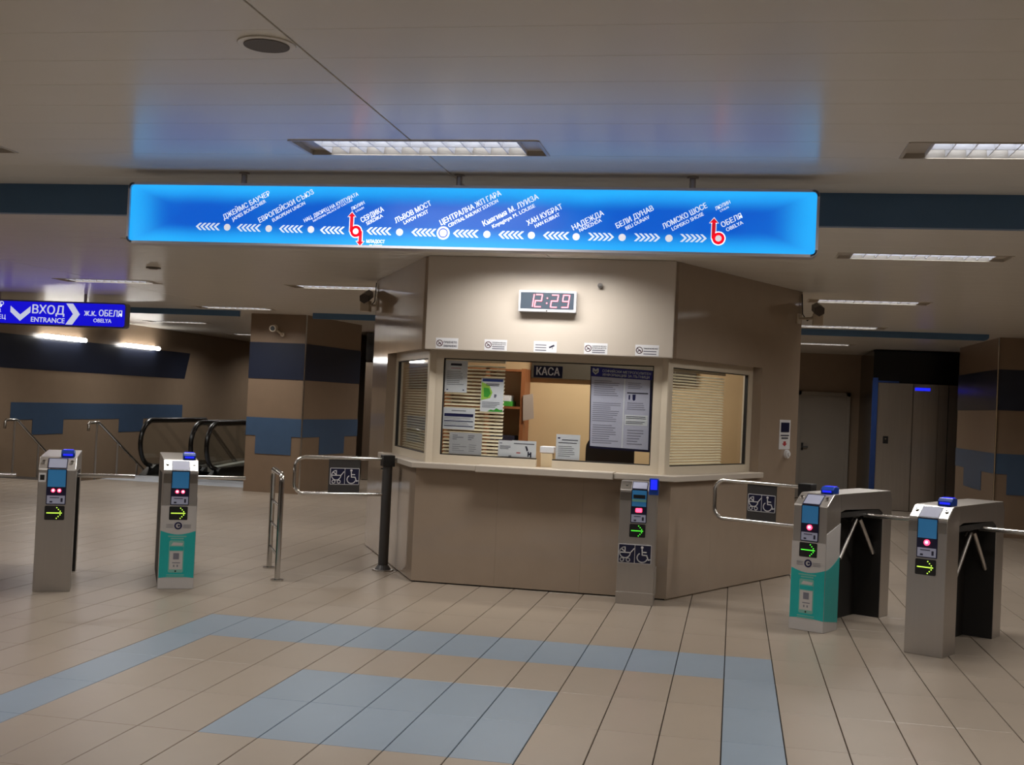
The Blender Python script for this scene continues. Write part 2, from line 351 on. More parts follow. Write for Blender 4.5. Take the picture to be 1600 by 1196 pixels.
# ---- ceiling
ROWS = [2.0, 5.74, 9.48, 13.22, 16.96, 21.04, 24.78, 28.52]; PITCH = 2.95; CX = -1.6; LL = 1.25; SW = .34  # last row is unseen, added to brighten the far end of the stairwell
cb = MB(); cb.box(XL, XR, Y0, Y1, CEIL + .1, CEIL + .2)
ceiling = struct(obj('ceiling', cb, CGAP), 'beige lacquered metal strip ceiling', 'ceiling')
def lamp_cols(row):
    ks = [-1, 1] if row < 4 else ([-2, -1, 0, 1, 2] if row < 16 else [-3, -2, -1, 0, 1, 2])
    if abs(row - 13.22) < .1: ks = [-2, -1, 1, 2]
    if row > 16: ks = [-3, -2, -1, 1]
    if row > 24: ks = [-3]
    return [(k, CX + PITCH * k) for k in ks]
pan_mesh = {}
crest = MB(); SEAMS = [XL, -7.5, CX, 4.3, XR]; npan = 0
for n in range(-29, 78):
    ya = 5.57 + SW * n; yb = ya + SW
    if ya < Y0 or yb > Y1 - .01: continue
    cuts = []
    for r in ROWS:
        if ya < r < yb: cuts = [(x - LL / 2 - .005, x + LL / 2 + .005) for k, x in lamp_cols(r)]
    if ya < 4.03 + .17 and yb > 4.03 - .17 and False: pass
    for a, b in zip(SEAMS[:-1], SEAMS[1:]):
        segs = [(a + .004, b - .004)]
        for c0, c1 in cuts:
            ns = []
            for s0, s1 in segs:
                if c1 <= s0 or c0 >= s1: ns.append((s0, s1)); continue
                if c0 > s0: ns.append((s0, c0))
                if c1 < s1: ns.append((c1, s1))
            segs = ns
        for s0, s1 in segs:
            if s1 - s0 < .01: continue
            if 3.3 < ya < 18.5 and a > -8 and b < 5:
                key = (round(s0, 3), round(s1, 3))
                if key not in pan_mesh:
                    mb = MB(); g = .0005; w = SW - g; c = .0012
                    mb.add([(s0, g, .1), (s1, g, .1), (s1, w, .1), (s0, w, .1), (s0, g, c), (s1, g, c), (s1, w, c), (s0, w, c), (s0 + c, g + c, 0), (s1 - c, g + c, 0), (s1 - c, w - c, 0), (s0 + c, w - c, 0)],
                           [(4, 5, 1, 0), (5, 6, 2, 1), (6, 7, 3, 2), (7, 4, 0, 3), (8, 9, 5, 4), (9, 10, 6, 5), (10, 11, 7, 6), (11, 8, 4, 7), (11, 10, 9, 8)])
                    me = bpy.data.meshes.new('panel'); me.from_pydata(mb.v, [], mb.f); me.materials.append(CPAN); pan_mesh[key] = me
                o = bpy.data.objects.new('panel', pan_mesh[key]); COL.objects.link(o); o.location = (0, ya, CEIL); o.parent = ceiling
            else: crest.box(s0, s1, ya + .001, yb - .001, CEIL, CEIL + .1)
o = obj('panel_field', crest, CPAN, ceiling); o['kind'] = 'stuff'
# ---- downstand beams
b = MB(); b.box(XL, XR, 6.84, 6.9, 2.66, CEIL)
struct(obj('trim_1', b, BEAMB), 'slate blue downstand beam crossing the ceiling behind the line map', 'beam')
b = MB(); b.prism([(3.42, 2.846), (-6.45, 2.846), (-6.45, 2.758), (3.36, 2.758), (3.4, 2.775), (3.42, 2.8)], 17.48, 17.54, 'y')
struct(obj('trim_2', b, BEAMB), 'slate blue far beam running between the two banded pillars', 'beam')
b = MB(); b.box(XL, -7.66, 17.48, 17.54, 2.758, CEIL)
struct(obj('trim_3', b, BEAMB), 'slate blue far beam beside the stairwell, behind the entrance sign', 'beam')
# ---- walls
b = MB(); b.box(XL - .2, XL, Y0, Y1, -6, CEIL + .1)
wl = struct(obj('wall_left', b, WALLB), 'beige stairwell wall with navy and blue panel bands', 'wall')
p = MB(); p.prism([(16.2, 1.81), (24.83, 1.81), (25.06, 2.39), (16.2, 2.39)], XL - .01, XL + .008, 'x'); obj('band_panel', p, BAND, wl)
p = MB(); p.box(XL - .01, XL + .008, 18.39, 24.8, .93, 1.23); obj('band_panel', p, BANDM, wl)
for y in (19.05, 22.05): p = MB(); p.box(XL - .01, XL + .008, y, y + .98, .665, .93); obj('band_panel', p, BANDM, wl)
b = MB(); b.box(XR, XR + .2, Y0, 24.4, 0, CEIL + .1); struct(obj('wall_right', b, WALLB), 'plain beige side wall beyond the turnstiles, outside the picture', 'wall')
b = MB(); b.box(XL, XR, Y0 - .2, Y0, -.1, CEIL + .1); struct(obj('wall_front', b, WALLB), 'plain beige wall behind the photographer, outside the picture', 'wall')
b = MB(); b.box(-7.7, XR, 24.2, 24.4, -.3, CEIL + .1); struct(obj('wall_back', b, WALLB), 'dim beige wall around the grey door beside the lift', 'wall')
b = MB(); b.box(XL, -7.5, Y1, Y1 + .2, -8, CEIL + .1); struct(obj('wall_end', b, WALLB), 'dark far wall at the bottom of the stairwell', 'wall')
b = MB(); b.box(-7.7, -7.5, 20.3, Y1, -8, CEIL + .1); struct(obj('wall_side', b, WALLB), 'stairwell wall behind the banded pillar nearest the escalators', 'wall')

def pillar(name, poly, front, sideface, label):
    """poly: plan; front=(x0,x1,y); sideface=((x,y),(x,y))"""
    b = MB(); b.prism(poly, 0, CEIL); pl = struct(obj(name, b, mat('pillar_panel', lin((130, 110, 91)), .3, var=.04, vscale=5)), label, 'pillar')
    x0, x1, y = front
    p = MB(); p.box(x0, x1, y - .008, y + .01, 1.81, 2.39); obj('band_panel', p, BAND, pl)
    p = MB(); p.box(x0, x1, y - .008, y + .01, .9, 1.19); obj('band_panel', p, BANDM, pl)
    w = x1 - x0
    p = MB(); p.box(x0 + w * .18, x0 + w * .82, y - .008, y + .01, .61, .9); obj('band_panel', p, BANDM, pl)
    (ax, ay), (bx, by) = sideface; L_ = math.hypot(bx - ax, by - ay); ang = math.atan2(by - ay, bx - ax)
    sg = 1 if bx - ax > -.2 and ax < 0 else -1
    M = Matrix.Translation((ax, ay, 0)) @ Matrix.Rotation(ang, 4, 'Z')
    t0, t1 = (-.008, .01) if ax < 0 else (-.01, .008)
    def sp(u0, u1, z0, z1, m): p = MB(); p.box(u0, u1, t0, t1, z0, z1, M); obj('band_panel', p, m, pl)
    sp(0, L_, 1.81, 2.39, BAND); sp(0, L_, .9, 1.19, BANDM); sp(L_ * .3, L_ * .75, .61, .9, BANDM)
    p = MB(); p.tube([(ax, ay - .006, 0), (ax, ay - .006, CEIL)], .012, 8); obj('corner_strip', p, STEELL, pl)
    return pl
pillar('pillar', [(-7.67, 18.0), (-6.73, 18.0), (-6.5, 20.1), (-7.67, 20.1)], (-7.67, -6.73, 18.0), ((-6.73, 18.0), (-6.5, 20.1)), 'beige pillar with navy and blue bands beside the escalators')
pillar('pillar', [(3.66, 18.0), (4.6, 18.0), (4.6, 20.8), (3.62, 20.8)], (3.66, 4.6, 18.0), ((3.66, 18.0), (3.62, 20.8)), 'beige pillar with navy and blue bands beside the steel lift')

# ---- stairs, escalators
st = thing('staircase', 'stone stair going down along the beige banded wall', 'stairs', (-11.3, 18.3, 0))
for k in range(26):
    b = MB(); b.box(XL + .01, -10.56, 18.3 + .3 * k, 18.3 + .3 * (k + 1) + .02, -.17 * (k + 1) - .17, -.17 * (k + 1)); obj('step', b, TILE, st)
def handrail(x, y0, z0, sl, n, label):
    t = thing('stair_handrail', label, 'handrail', (x, y0, 0), 0, 'steel handrails at the top of the stair')
    b = MB(); y1 = y0 + 3.2
    b.tube([(x, y0 - .3, z0 - .14), (x, y0 - .3, z0 - .03), (x, y0 - .26, z0), (x, y0, z0), (x, y0 + .06, z0 - .02), (x, y1, z0 - sl * (y1 - y0))], .024, 10); obj('rail', b, STEELL, t, smooth=True)
    for i in range(n):
        yy = y0 - .03 + .72 * i; zz = z0 - (0 if i == 0 else sl * (yy - y0)); b = MB(); b.tube([(x, yy, zz), (x, yy, max(-.17 * max(0, math.floor((yy - 18.3) / .3) + 1), -2.) if yy > 18.3 else 0)], .018, 8); obj('post', b, STEEL, t, smooth=True)
handrail(-11.7, 17.95, .95, .62, 3, 'steel stair handrail closest to the banded wall')
handrail(-10.62, 18.66, .95, .53, 3, 'steel stair handrail closest to the escalator')
b = MB(); b.box(-10.5, -7.72, 18.6, 19.8, 0.0005, .004)
tag(obj('landing_plate', b, mat('landing_steel', lin((196, 200, 208)), .35, .3, var=.04), bevel=.002), 'pale metal landing plate in front of the escalators', 'floor plate')
def escalator(x0, x1, label):
    t = thing('escalator', label, 'escalator', ((x0 + x1) / 2, 20.2, 0), 0, 'escalators going down beside the stair')
    yb, ze = 20.12, -4.5; yk = 22.3; ye = yk + (1 - ze + .0) / .577
    for x in (x0, x1):
        top = [(yb - .08, .97)]
        prof = [(yb + .41 * -math.sin(math.radians(a)), .59 + .41 * math.cos(math.radians(a))) for a in range(0, 181, 15)]
        out = prof[::-1] + [(yk, 1.0), (yk + 6, 1.0 - 6 * .577)]
        pan = [(y + (.03 if y < yb else 0), z) for y, z in prof] + [(yk, .18), (yk + 6, .18 - 6 * .577), (yk + 6, .98 - 6 * .577), (yk, .98)]
        b = MB(); b.prism(pan, x - .006, x + .006, 'x'); bl = obj('balustrade', b, GLASS, t)
        b = MB(); b.tube([(x, y, z) for y, z in out], .042, 10); obj('handrail', b, RAILB, bl, smooth=True)
        b = MB(); b.tube([(x, y + .045 if y < yb else y, z - .045 if z > .7 else z) for y, z in prof[::-1]] + [(x, yk, .95)], .012, 8); obj('guide_rail', b, STEELL, bl, smooth=True)
        b = MB(); b.prism([(yb - .3, .001), (yb + .1, .19), (yk, .19), (yk + 6, .19 - 6 * .577), (yk + 6, -.2 - 6 * .577), (yk, -.2), (20.9, .001)], x - .07, x + .07, 'x'); obj('skirt', b, RAILB, t)
    b = MB(); b.prism([(20.3, .19), (yk, .26), (yk + 6, .26 - 6 * .577), (yk + 6, .1 - 6 * .577), (yk, .1), (20.3, .1)], x1 + .07, x1 + .23, 'x'); obj('deck_cover', b, mat('glow_deck_metal', lin((222, 222, 212)), .3, .2, var=.03), t)  # pale deck colour stands in for white light reflected by the escalators
    for k in range(14):
        y = 20.9 + .4 * k; z = -.0 if k < 3 else -.23 * (k - 2)
        b = MB(); b.box(x0 + .08, x1 - .08, y, y + .4, z - .24, z - .01); obj('step', b, STEEL, t)
    b = MB(); b.box(x0 + .08, x1 - .08, 19.82, 20.9, .0005, .012); obj('comb_plate', b, STEELL, t)
    return t
escalator(-10.38, -9.42, 'escalator with black handrails nearest the stair')
escalator(-9.12, -8.16, 'escalator partly hidden behind the banded pillar')
b = MB(); b.prism([(20.9, -.3), (33, -7.2), (33, -7.5), (20.9, -.6)], -10.55, -7.7, 'x')
struct(obj('floor_ramp', b, DARKR), 'dark sloping shaft floor below the escalators', 'floor')
for i, (y0, y1, lb) in enumerate(((19.15, 20.5, 'glowing tube wall lamp nearest the entrance sign, on the stairwell wall'), (22.0, 23.4, 'glowing tube wall lamp further down the stairwell wall'))):
    t = thing('wall_lamp', lb, 'lamp', (XL, (y0 + y1) / 2, 2.4), 0, 'tube lamps on the stairwell wall')
    b = MB(); b.box(XL + .008, XL + .045, y0 + .12, y1 - .12, 2.38, 2.44); obj('base', b, FIXW, t)
    b = MB(); b.tube([(XL + .09, y0, 2.41), (XL + .09, y1, 2.41)], .04, 12); obj('diffuser', b, TUNL, t, smooth=True)

# ---- lifts and door
def lift(x0, x1, mirror, label):
    t = thing('lift', label, 'lift', ((x0 + x1) / 2, 22, 0))
    b = MB(); b.box(x0, x1, 22.06, 24.19, 0, CEIL - .02); obj('shaft', b, BLACKW, t)
    b = MB(); b.box(x0, x1, 21.98, 22.06, 2.29, CEIL - .04); obj('header_panel', b, BLACKW, t)
    s = lambda u: x0 + u * (x1 - x0) if not mirror else x1 - u * (x1 - x0)
    def bx(n, u0, u1, z0, z1, y, m, par=t):
        b = MB(); a, c = sorted((s(u0), s(u1))); b.box(a, c, y, 22.06, z0, z1); return obj(n, b, m, par)
    bx('blue_frame', 0, .06, 0, 2.34, 21.97, BLUEF); bx('blue_frame', .06, .3, 2.26, 2.29, 21.97, BLUEF)
    bx('wall_panel', .065, .465, .01, 2.255, 22.0, STEELD); d = bx('door_leaf', .475, .76, .01, 2.255, 22.02, STEELD); bx('door_leaf', .765, .87, .01, 2.255, 22.03, STEELD); bx('wall_panel', .88, 1, .01, 2.255, 22.0, STEELD)
    c = bx('call_panel', .14, .2, 1.18, 1.31, 21.985, DARK); bx('button', .16, .18, 1.25, 1.275, 21.98, STEELL, c)
    bx('floor_display', .49, .66, 2.14, 2.19, 21.99, SCRN)
    return t
lift(2.38, 3.86, False, 'stainless steel lift with a blue lit display beside the pillar')
lift(-7.0, -5.6, True, 'dark steel lift seen between the banded pillar and the booth')
d1 = thing('door_1', 'plain grey door in the dim back wall beside the lift', 'door', (1.75, 24.2, 0), 0, None, 'structure')
b = MB(); b.box(1.27, 2.13, 24.14, 24.19, .01, 2.02); leaf = obj('leaf', b, DOORM, d1)
b = MB(); b.box(1.2, 1.27, 24.1, 24.2, 0, 2.09).box(2.13, 2.2, 24.1, 24.2, 0, 2.09).box(1.2, 2.2, 24.1, 24.2, 2.02, 2.09); obj('frame', b, DOORM, d1)
b = MB(); b.cyl((1.32, 24.14, 1.0), (1.32, 24.07, 1.0), .02, 10).tube([(1.32, 24.08, 1.0), (1.43, 24.08, 1.0)], .012, 8).box(1.3, 1.34, 24.13, 24.14, .93, 1.08); obj('handle', b, DARK, leaf)

# ================================================================== ceiling luminaires
LAMP_LABEL = {(5.74, -1): 'louvred ceiling light cut off at the left photo edge', (5.74, 0): 'louvred white ceiling light just above the middle of the line map', (5.74, 1): 'louvred ceiling light cut off at the upper right photo edge',
 (9.48, 0): 'ceiling light hidden behind the line map, lighting the clock panel', (9.48, 1): 'louvred ceiling light just below the slate blue beam at the right', 
 (13.22, 1): 'louvred ceiling light beside the camera on the right booth corner', (13.22, -1): 'louvred ceiling light beside the camera on the left booth corner', (13.22, -2): 'thin ceiling light directly above the blue entrance sign',
 (16.96, 1): 'thin bright ceiling light just in front of the far blue beam, right of the booth', (16.96, -2): 'thin ceiling light in front of the far beam near the entrance sign', (21.04, -3): 'thin far ceiling light above the escalators', (24.78, -3): 'faint ceiling light at the edge of the pillar above the escalators', (21.04, 1): 'farthest thin ceiling light above the grey door'}
def luminaire(x, y, label, detail):
    t = thing('ceiling_light', label, 'ceiling light', (x, y, CEIL), 0, 'louvred ceiling lights')
    h = LL / 2; w = SW / 2 - .004; z0 = CEIL; zt = CEIL + .075
    b = MB(); b.box(x - h, x + h, y - w, y + w, zt, zt + .012); obj('housing', b, REFL, t)
    b = MB()
    for s in (-1, 1):
        b.box(x - h, x + h, y + s * w - .008, y + s * w + .008, z0 - .004, zt); b.box(x + s * h - .008, x + s * h + .008, y - w, y + w, z0 - .004, zt)
    obj('trim_frame', b, FIXW, t)
    for s in (-1, 1):
        b = MB(); b.box(min(x + s * (h - .008), x + s * (h - .11)), max(x + s * (h - .008), x + s * (h - .11)), y - w + .008, y + w - .008, z0 + .02, z0 + .03); obj('end_plate', b, FIXW, t)
        b = MB(); b.tube([(x - h + .11, y + s * .08, z0 + .058), (x + h - .11, y + s * .08, z0 + .058)], .013, 8); obj('tube', b, TUBE, t, smooth=True)
    if detail:
        b = MB(); b.prism([(y - .012, z0 + .05), (y + .012, z0 + .05), (y + .004, z0 + .004), (y - .004, z0 + .004)], x - h + .11, x + h - .11, 'x'); obj('spine', b, LOUV, t)
        n = 11; mesh = None
        for k in range(n + 1):
            xx = x - h + .11 + (LL - .22) * k / n
            if mesh is None:
                b = MB(); b.prism([(-.006, .045), (.006, .045), (.002, .004), (-.002, .004)], -w + .01, w - .01, 'y'); o = obj('slat', b, LOUV, t); mesh = o.data
            else:
                o = bpy.data.objects.new('slat', mesh); COL.objects.link(o); o.parent = t
            o.matrix_parent_inverse = Matrix(); o.location = (xx - x, 0, 0)
    area_lamp('lamp', (x, y, z0 + .002), LL - .24, SW - .04, LAMP_W, (1, .97, .93), t, 152)
for r in ROWS:
    for k, x in lamp_cols(r):
        luminaire(x, r, LAMP_LABEL.get((r, k), 'louvred ceiling light outside or hidden from the picture'), (r, k) in LAMP_LABEL)
# ceiling speaker and small vent
t = thing('ceiling_speaker', 'round grey speaker grille set in the ceiling at the top left', 'speaker', (-1.71, 4.03, CEIL))
b = MB(); b.prism([(-1.71 + .105 * math.cos(a * math.pi / 16), 4.03 + .105 * math.sin(a * math.pi / 16)) for a in range(32)], CEIL - .006, CEIL + .001); obj('rim', b, CPAN, t, bevel=.002)
b = MB(); b.prism([(-1.71 + .082 * math.cos(a * math.pi / 16), 4.03 + .082 * math.sin(a * math.pi / 16)) for a in range(32)], CEIL - .009, CEIL - .005); obj('grille', b, mat('speaker_mesh', lin((112, 106, 100)), .7, var=.2, vscale=300), t)
b = MB(); b.prism([(-6.04 + .075 * math.cos(a * math.pi / 12), 11.56 + .075 * math.sin(a * math.pi / 12)) for a in range(24)], CEIL - .012, CEIL); b.prism([(-6.04 + .045 * math.cos(a * math.pi / 12), 11.56 + .045 * math.sin(a * math.pi / 12)) for a in range(24)], CEIL - .018, CEIL - .012)
tag(obj('ceiling_vent', b, mat('vent_grey', lin((100, 92, 84)), .6, var=.1, vscale=60)), 'small round dark ceiling vent below the left end of the line map', 'vent')

# ================================================================== line map sign
SGX, SGZ = (-3.5 + .386) / 2, (2.775 + 2.42) / 2
sg = thing('line_map_sign', 'long backlit blue metro line map hanging from the ceiling', 'sign', (SGX, 6.42, 2.42))
hw, hh = 1.943, .1755
FR = sign_mat('backlit_blue_panel', lin((4, 90, 204)), lin((36, 176, 255)), 1.0, hw - .015, hh - .015, .12)
b = MB(); b.prism(rrect(SGX - hw, SGX + hw, SGZ - hh, SGZ + hh, .03), 6.375, 6.47, 'y'); obj('case', b, mat('sign_case', lin((168, 164, 170)), .3, .6, var=.03), sg)
b = MB(); b.prism(rrect(-hw + .012, hw - .012, -hh + .012, hh - .012, .024), -.006, .006, 'y')
rm = MB(); rm.ribbon(rrect(SGX - hw + .006, SGX + hw - .006, SGZ - hh + .006, SGZ + hh - .006, .026), .013, 6.35, 6.376, True); obj('rim', rm, mat('pale_sign_rim', lin((205, 204, 212)), .4, var=.02), sg)
face = obj('face', b, FR, sg, True); face.location = (0, 6.372 - 6.42, SGZ - 2.42)
SIGNW = mat('backlit_white', lin((230, 232, 240)), .4, emit=lin((228, 234, 250)), es=.82, var=.02)
SIGNR = mat('backlit_red', lin((200, 20, 40)), .4, emit=lin((205, 16, 38)), es=.9, var=.02)
SIGNG = mat('backlit_dot', lin((226, 222, 226)), .4, emit=lin((226, 224, 232)), es=.8, var=.02)
fy0, fy1 = 6.3655, 6.367
for i in range(0, len(STATION_TEXT), 2):
    b = MB()
    for tx, a, e, h in STATION_TEXT[i:i + 2]: b.text(tx, a, e, h * .92, fy0, fy1)
    obj('station_name', b, SIGNW, face)
for c in [(-2.886, 2.523), (-2.635, 2.52), (-2.384, 2.519), (-1.867, 2.513), (-1.372, 2.51), (-1.125, 2.509), (-0.88, 2.506), (-0.632, 2.507), (-0.383, 2.507)]:
    b = MB(); b.disc(c, .0195, fy0, fy1, 24); obj('station_dot', b, SIGNG, face)
b = MB(); b.disc((-1.618, 2.513), .0365, fy0, fy1, 28); o = obj('station_dot', b, SIGNW, face)
b = MB(); b.ring((-1.618, 2.513), .0235, .006, fy0 - .0012, fy0 - .0002, 28); obj('ring', b, mat('backlit_blue_line', lin((60, 90, 180)), .4, emit=lin((60, 100, 190)), es=.8), face)
def sym(c, up, down, name):
    """red interchange arrow with white border"""
    for w, m, dy in ((.028, SIGNW, 0), (.019, SIGNR, .0012)):
        b = MB(); q = .0285
        b.ring(c, q - .006, w, fy0 - dy, fy1 - dy, 24)
        e = (w - .019) * .5
        b.ribbon([(up[0], c[1] + .002), (up[0], up[1] - .022)], w, fy0 - dy, fy1 - dy)
        b.prism([(up[0] - .022 - e, up[1] - .024 - e * .6), (up[0] + .022 + e, up[1] - .024 - e * .6), (up[0], up[1] + e * 1.6)], fy0 - dy, fy1 - dy, 'y')
        if down:
            b.ribbon([(down[0], c[1] - .002), (down[0], down[1] + .022)], w, fy0 - dy, fy1 - dy)
            b.prism([(down[0] - .022 - e, down[1] + .024 + e * .6), (down[0] + .022 + e, down[1] + .024 + e * .6), (down[0], down[1] - e * 1.6)], fy0 - dy, fy1 - dy, 'y')
        obj(name, b, m, face)
    b = MB(); b.disc(c, .0165, fy0 - .0024, fy1 - .0024, 20); obj('station_dot', b, SIGNG, face)
sym((-2.12, 2.513), (-2.1465, 2.619), (-2.0925, 2.433), 'transfer_arrow'); sym((-0.124, 2.511), (-0.1505, 2.617), None, 'transfer_arrow')
for n, (a, c, z) in enumerate([(-3.079, -2.942, 2.525), (-2.829, -2.694, 2.522), (-2.575, -2.442, 2.52), (-2.332, -2.197, 2.517), (-2.059, -1.926, 2.517), (-1.8, -1.669, 2.514), (-1.564, -1.431, 2.512), (-1.309, -1.178, 2.509), (-1.062, -0.929, 2.51), (-0.818, -0.687, 2.508), (-0.57, -0.441, 2.509), (-0.326, -0.196, 2.51)]):
    b = MB(); s = 1 if n >= 9 else -1; w = (c - a) / 5.4
    for k in range(5):
        x = a + (k + .5) * (c - a) / 5; d = s * w * .48
        b.prism([(x - d, z + .021), (x - d + w * .55, z + .021), (x + d + w * .55, z), (x - d + w * .55, z - .021), (x - d, z - .021), (x + d, z)], fy0, fy1, 'y')
    obj('chevron_row', b, SIGNW, face)
for x in (-2.82, -1.553, -.273):
    b = MB(); b.tube([(x, 6.42, 2.773), (x, 6.42, CEIL)], .017, 12).tube([(x, 6.42, CEIL - .01), (x, 6.42, CEIL)], .03, 12); obj('hanger', b, STEEL, sg, smooth=True)

# ---- entrance sign (hanging, left)
HY = 15.2
hs = thing('entrance_sign', 'hanging blue entrance sign with white arrows near the stairwell', 'sign', (-9.6, HY + .06, 2.39))
b = MB(); b.prism(rrect(-10.9, -8.32, 2.385, 2.735, .05), HY + .012, HY + .12, 'y'); obj('case', b, mat('grey_sign_case', lin((130, 128, 132)), .35, .5, var=.03), hs)
b = MB(); b.prism(rrect(-10.88, -8.34, 2.405, 2.715, .035), HY, HY + .013, 'y'); hf = obj('face', b, mat('backlit_deep_blue', lin((16, 16, 150)), .3, emit=lin((18, 14, 205)), es=.95, var=.02), hs)
HW = mat('backlit_sign_white', lin((225, 228, 240)), .4, emit=lin((215, 222, 245)), es=.7, var=.02); q0, q1 = HY - .002, HY - .001
b = MB(); b.text("ВХОД", (-9.74, 2.553), (-9.25, 2.545), .125, q0, q1).text("ENTRANCE", (-9.755, 2.435), (-9.24, 2.427), .072, q0, q1); obj('lettering', b, HW, hf)
b = MB(); b.text("ж.к. ОБЕЛЯ", (-8.945, 2.545), (-8.375, 2.543), .088, q0, q1).text("OBELYA", (-8.8, 2.457), (-8.53, 2.455), .055, q0, q1); obj('lettering', b, HW, hf)
b = MB(); b.text("ЪР", (-10.33, 2.625), (-10.19, 2.624), .085, q0, q1).text("R", (-10.26, 2.555), (-10.225, 2.555), .055, q0, q1).text("ЕЦ", (-10.26, 2.463), (-10.15, 2.462), .06, q0, q1); obj('lettering', b, HW, hf)
b = MB(); b.prism([(-10.08, 2.65), (-9.925, 2.53), (-9.77, 2.65), (-9.77, 2.565), (-9.925, 2.44), (-10.08, 2.565)], q0, q1, 'y'); obj('arrow', b, HW, hf)
b = MB(); b.prism([(-9.225, 2.705), (-9.12, 2.705), (-9.01, 2.56), (-9.12, 2.412), (-9.225, 2.412), (-9.115, 2.56)], q0, q1, 'y'); obj('arrow', b, HW, hf)
for x in (-8.97, -10.3):
    b = MB(); b.tube([(x, HY + .06, 2.73), (x, HY + .06, CEIL)], .02, 10); obj('hanger', b, STEEL, hs, smooth=True)

# ================================================================== ticket booth
FLc, FRc = Vector((-2.715, 10.11)), Vector((-.505, 10.11)); cs, sn = .4523, .8919
uL, uR = Vector((-cs, sn)), Vector((cs, sn)); nL, nR = Vector((sn, cs)), Vector((-sn, cs)); SL = 2.49
def SP(side, s, off=0.):
    A, u, n = (FLc, uL, nL) if side == 'L' else (FRc, uR, nR)
    p = A + u * s + n * off; return (p.x, p.y)
def SM(side):
    """matrix: local x = along side wall from the front corner, local y = inward, z up"""
    A, u, n = (FLc, uL, nL) if side == 'L' else (FRc, uR, nR)
    return Matrix(((u.x, n.x, 0, A.x), (u.y, n.y, 0, A.y), (0, 0, 1, 0), (0, 0, 0, 1)))
ZC, ZO = 1.045, 2.035       # sill top, window head
SW_ = 1.64                  # end of side window opening
bt = thing('ticket_booth', 'beige panelled ticket booth with three windows and a counter', 'booth', (-1.61, 10.11, 0))
def fixn(mb):
    bm = bmesh.new(); me = bpy.data.meshes.new('t'); me.from_pydata(mb.v, [], mb.f); bm.from_mesh(me); bmesh.ops.recalc_face_normals(bm, faces=bm.faces)
    mb.v = [tuple(v.co) for v in bm.verts]; mb.f = [tuple(v.index for v in f.verts) for f in bm.faces]; bm.free(); bpy.data.meshes.remove(me); return mb
for x0, x1 in ((-2.715, -1.98), (-1.9792, -1.24), (-1.2392, -.505)):
    b = MB(); b.box(x0, x1, 10.11, 10.17, 0.012, 1.0); obj('base_panel', b, LAM, bt)
b = MB(); b.box(-2.70, -.52, 10.125, 10.17, 0, .012); obj('plinth', b, DARKR, bt)
for sd in 'LR':
    M = SM(sd)
    for s0, s1 in ((0.001, .735), (.743 if sd == 'L' else .7358, 1.62), (1.6208, SL)):
        b = MB(); b.box(s0, s1, 0, .06, .012, 1.0, M); obj('base_panel', fixn(b), LAM, bt)
    b = MB(); b.box(SW_, SL, 0, .06, 1.0, CEIL - .001, M); obj('wall_panel', fixn(b), LAM, bt)
    b = MB(); b.box(0.0, SW_, 0, .06, ZO, CEIL - .001, M).box(0.02, SW_, .06, .14, ZO, ZO + .03, M); obj('lintel_panel', fixn(b), LAM, bt)
    b = MB(); b.box(SW_, SW_ + .02, .06, .16, 1.0, ZO, M); obj('reveal', fixn(b), LAM, bt)
    # side window frame
    b = MB(); f0, f1 = .035, SW_ - .003; g0, g1 = .12, SW_ - .085
    b.box(f0, f1, .09, .15, ZC, 1.115, M).box(f0, f1, .09, .15, 1.962, ZO, M).box(f0, g0, .09, .15, 1.115, 1.962, M).box(g1, f1, .09, .15, 1.115, 1.962, M)
    fr = obj('window_frame', fixn(b), FRM, bt)
    b = MB(); b.box(g0, g1, .113, .117, 1.117, 1.96, M); obj('pane', fixn(b), GLASS, fr)
    b = MB(); g = .008
    b.box(g0, g1, .1, .13, 1.115, 1.115 + g, M).box(g0, g1, .1, .13, 1.962 - g, 1.962, M).box(g0, g0 + g, .1, .13, 1.115, 1.962, M).box(g1 - g, g1, .1, .13, 1.115, 1.962, M); obj('gasket', fixn(b), DARK, fr)
    # corner mullion
    cor = [SP(sd, 0, 0.0), SP(sd, .05, .06), SP(sd, .05, .15)] ; xx = -2.60 if sd == 'L' else -.62
    b = MB(); a0 = SP(sd, .04, .08); a1 = SP(sd, .04, .16); b.prism([a0, a1, (xx, 10.29), (xx, 10.2), ((a0[0] + xx) / 2 + (-.02 if sd == 'L' else .02), 10.175)], ZC, ZO); obj('corner_mullion', fixn(b), FRM, bt)
# front lintel behind header, header panel
b = MB(); b.box(-2.715, -.505, 10.11, 10.17, ZO, CEIL - .001).box(-2.68, -.54, 10.17, 10.27, ZO, ZO + .03); obj('lintel_panel', b, LAM, bt)
b = MB(); b.box(-2.668, -.53, 10.03, 10.109, 2.03, CEIL - .001); hd = obj('header_panel', b, LAMW, bt, bevel=.006)
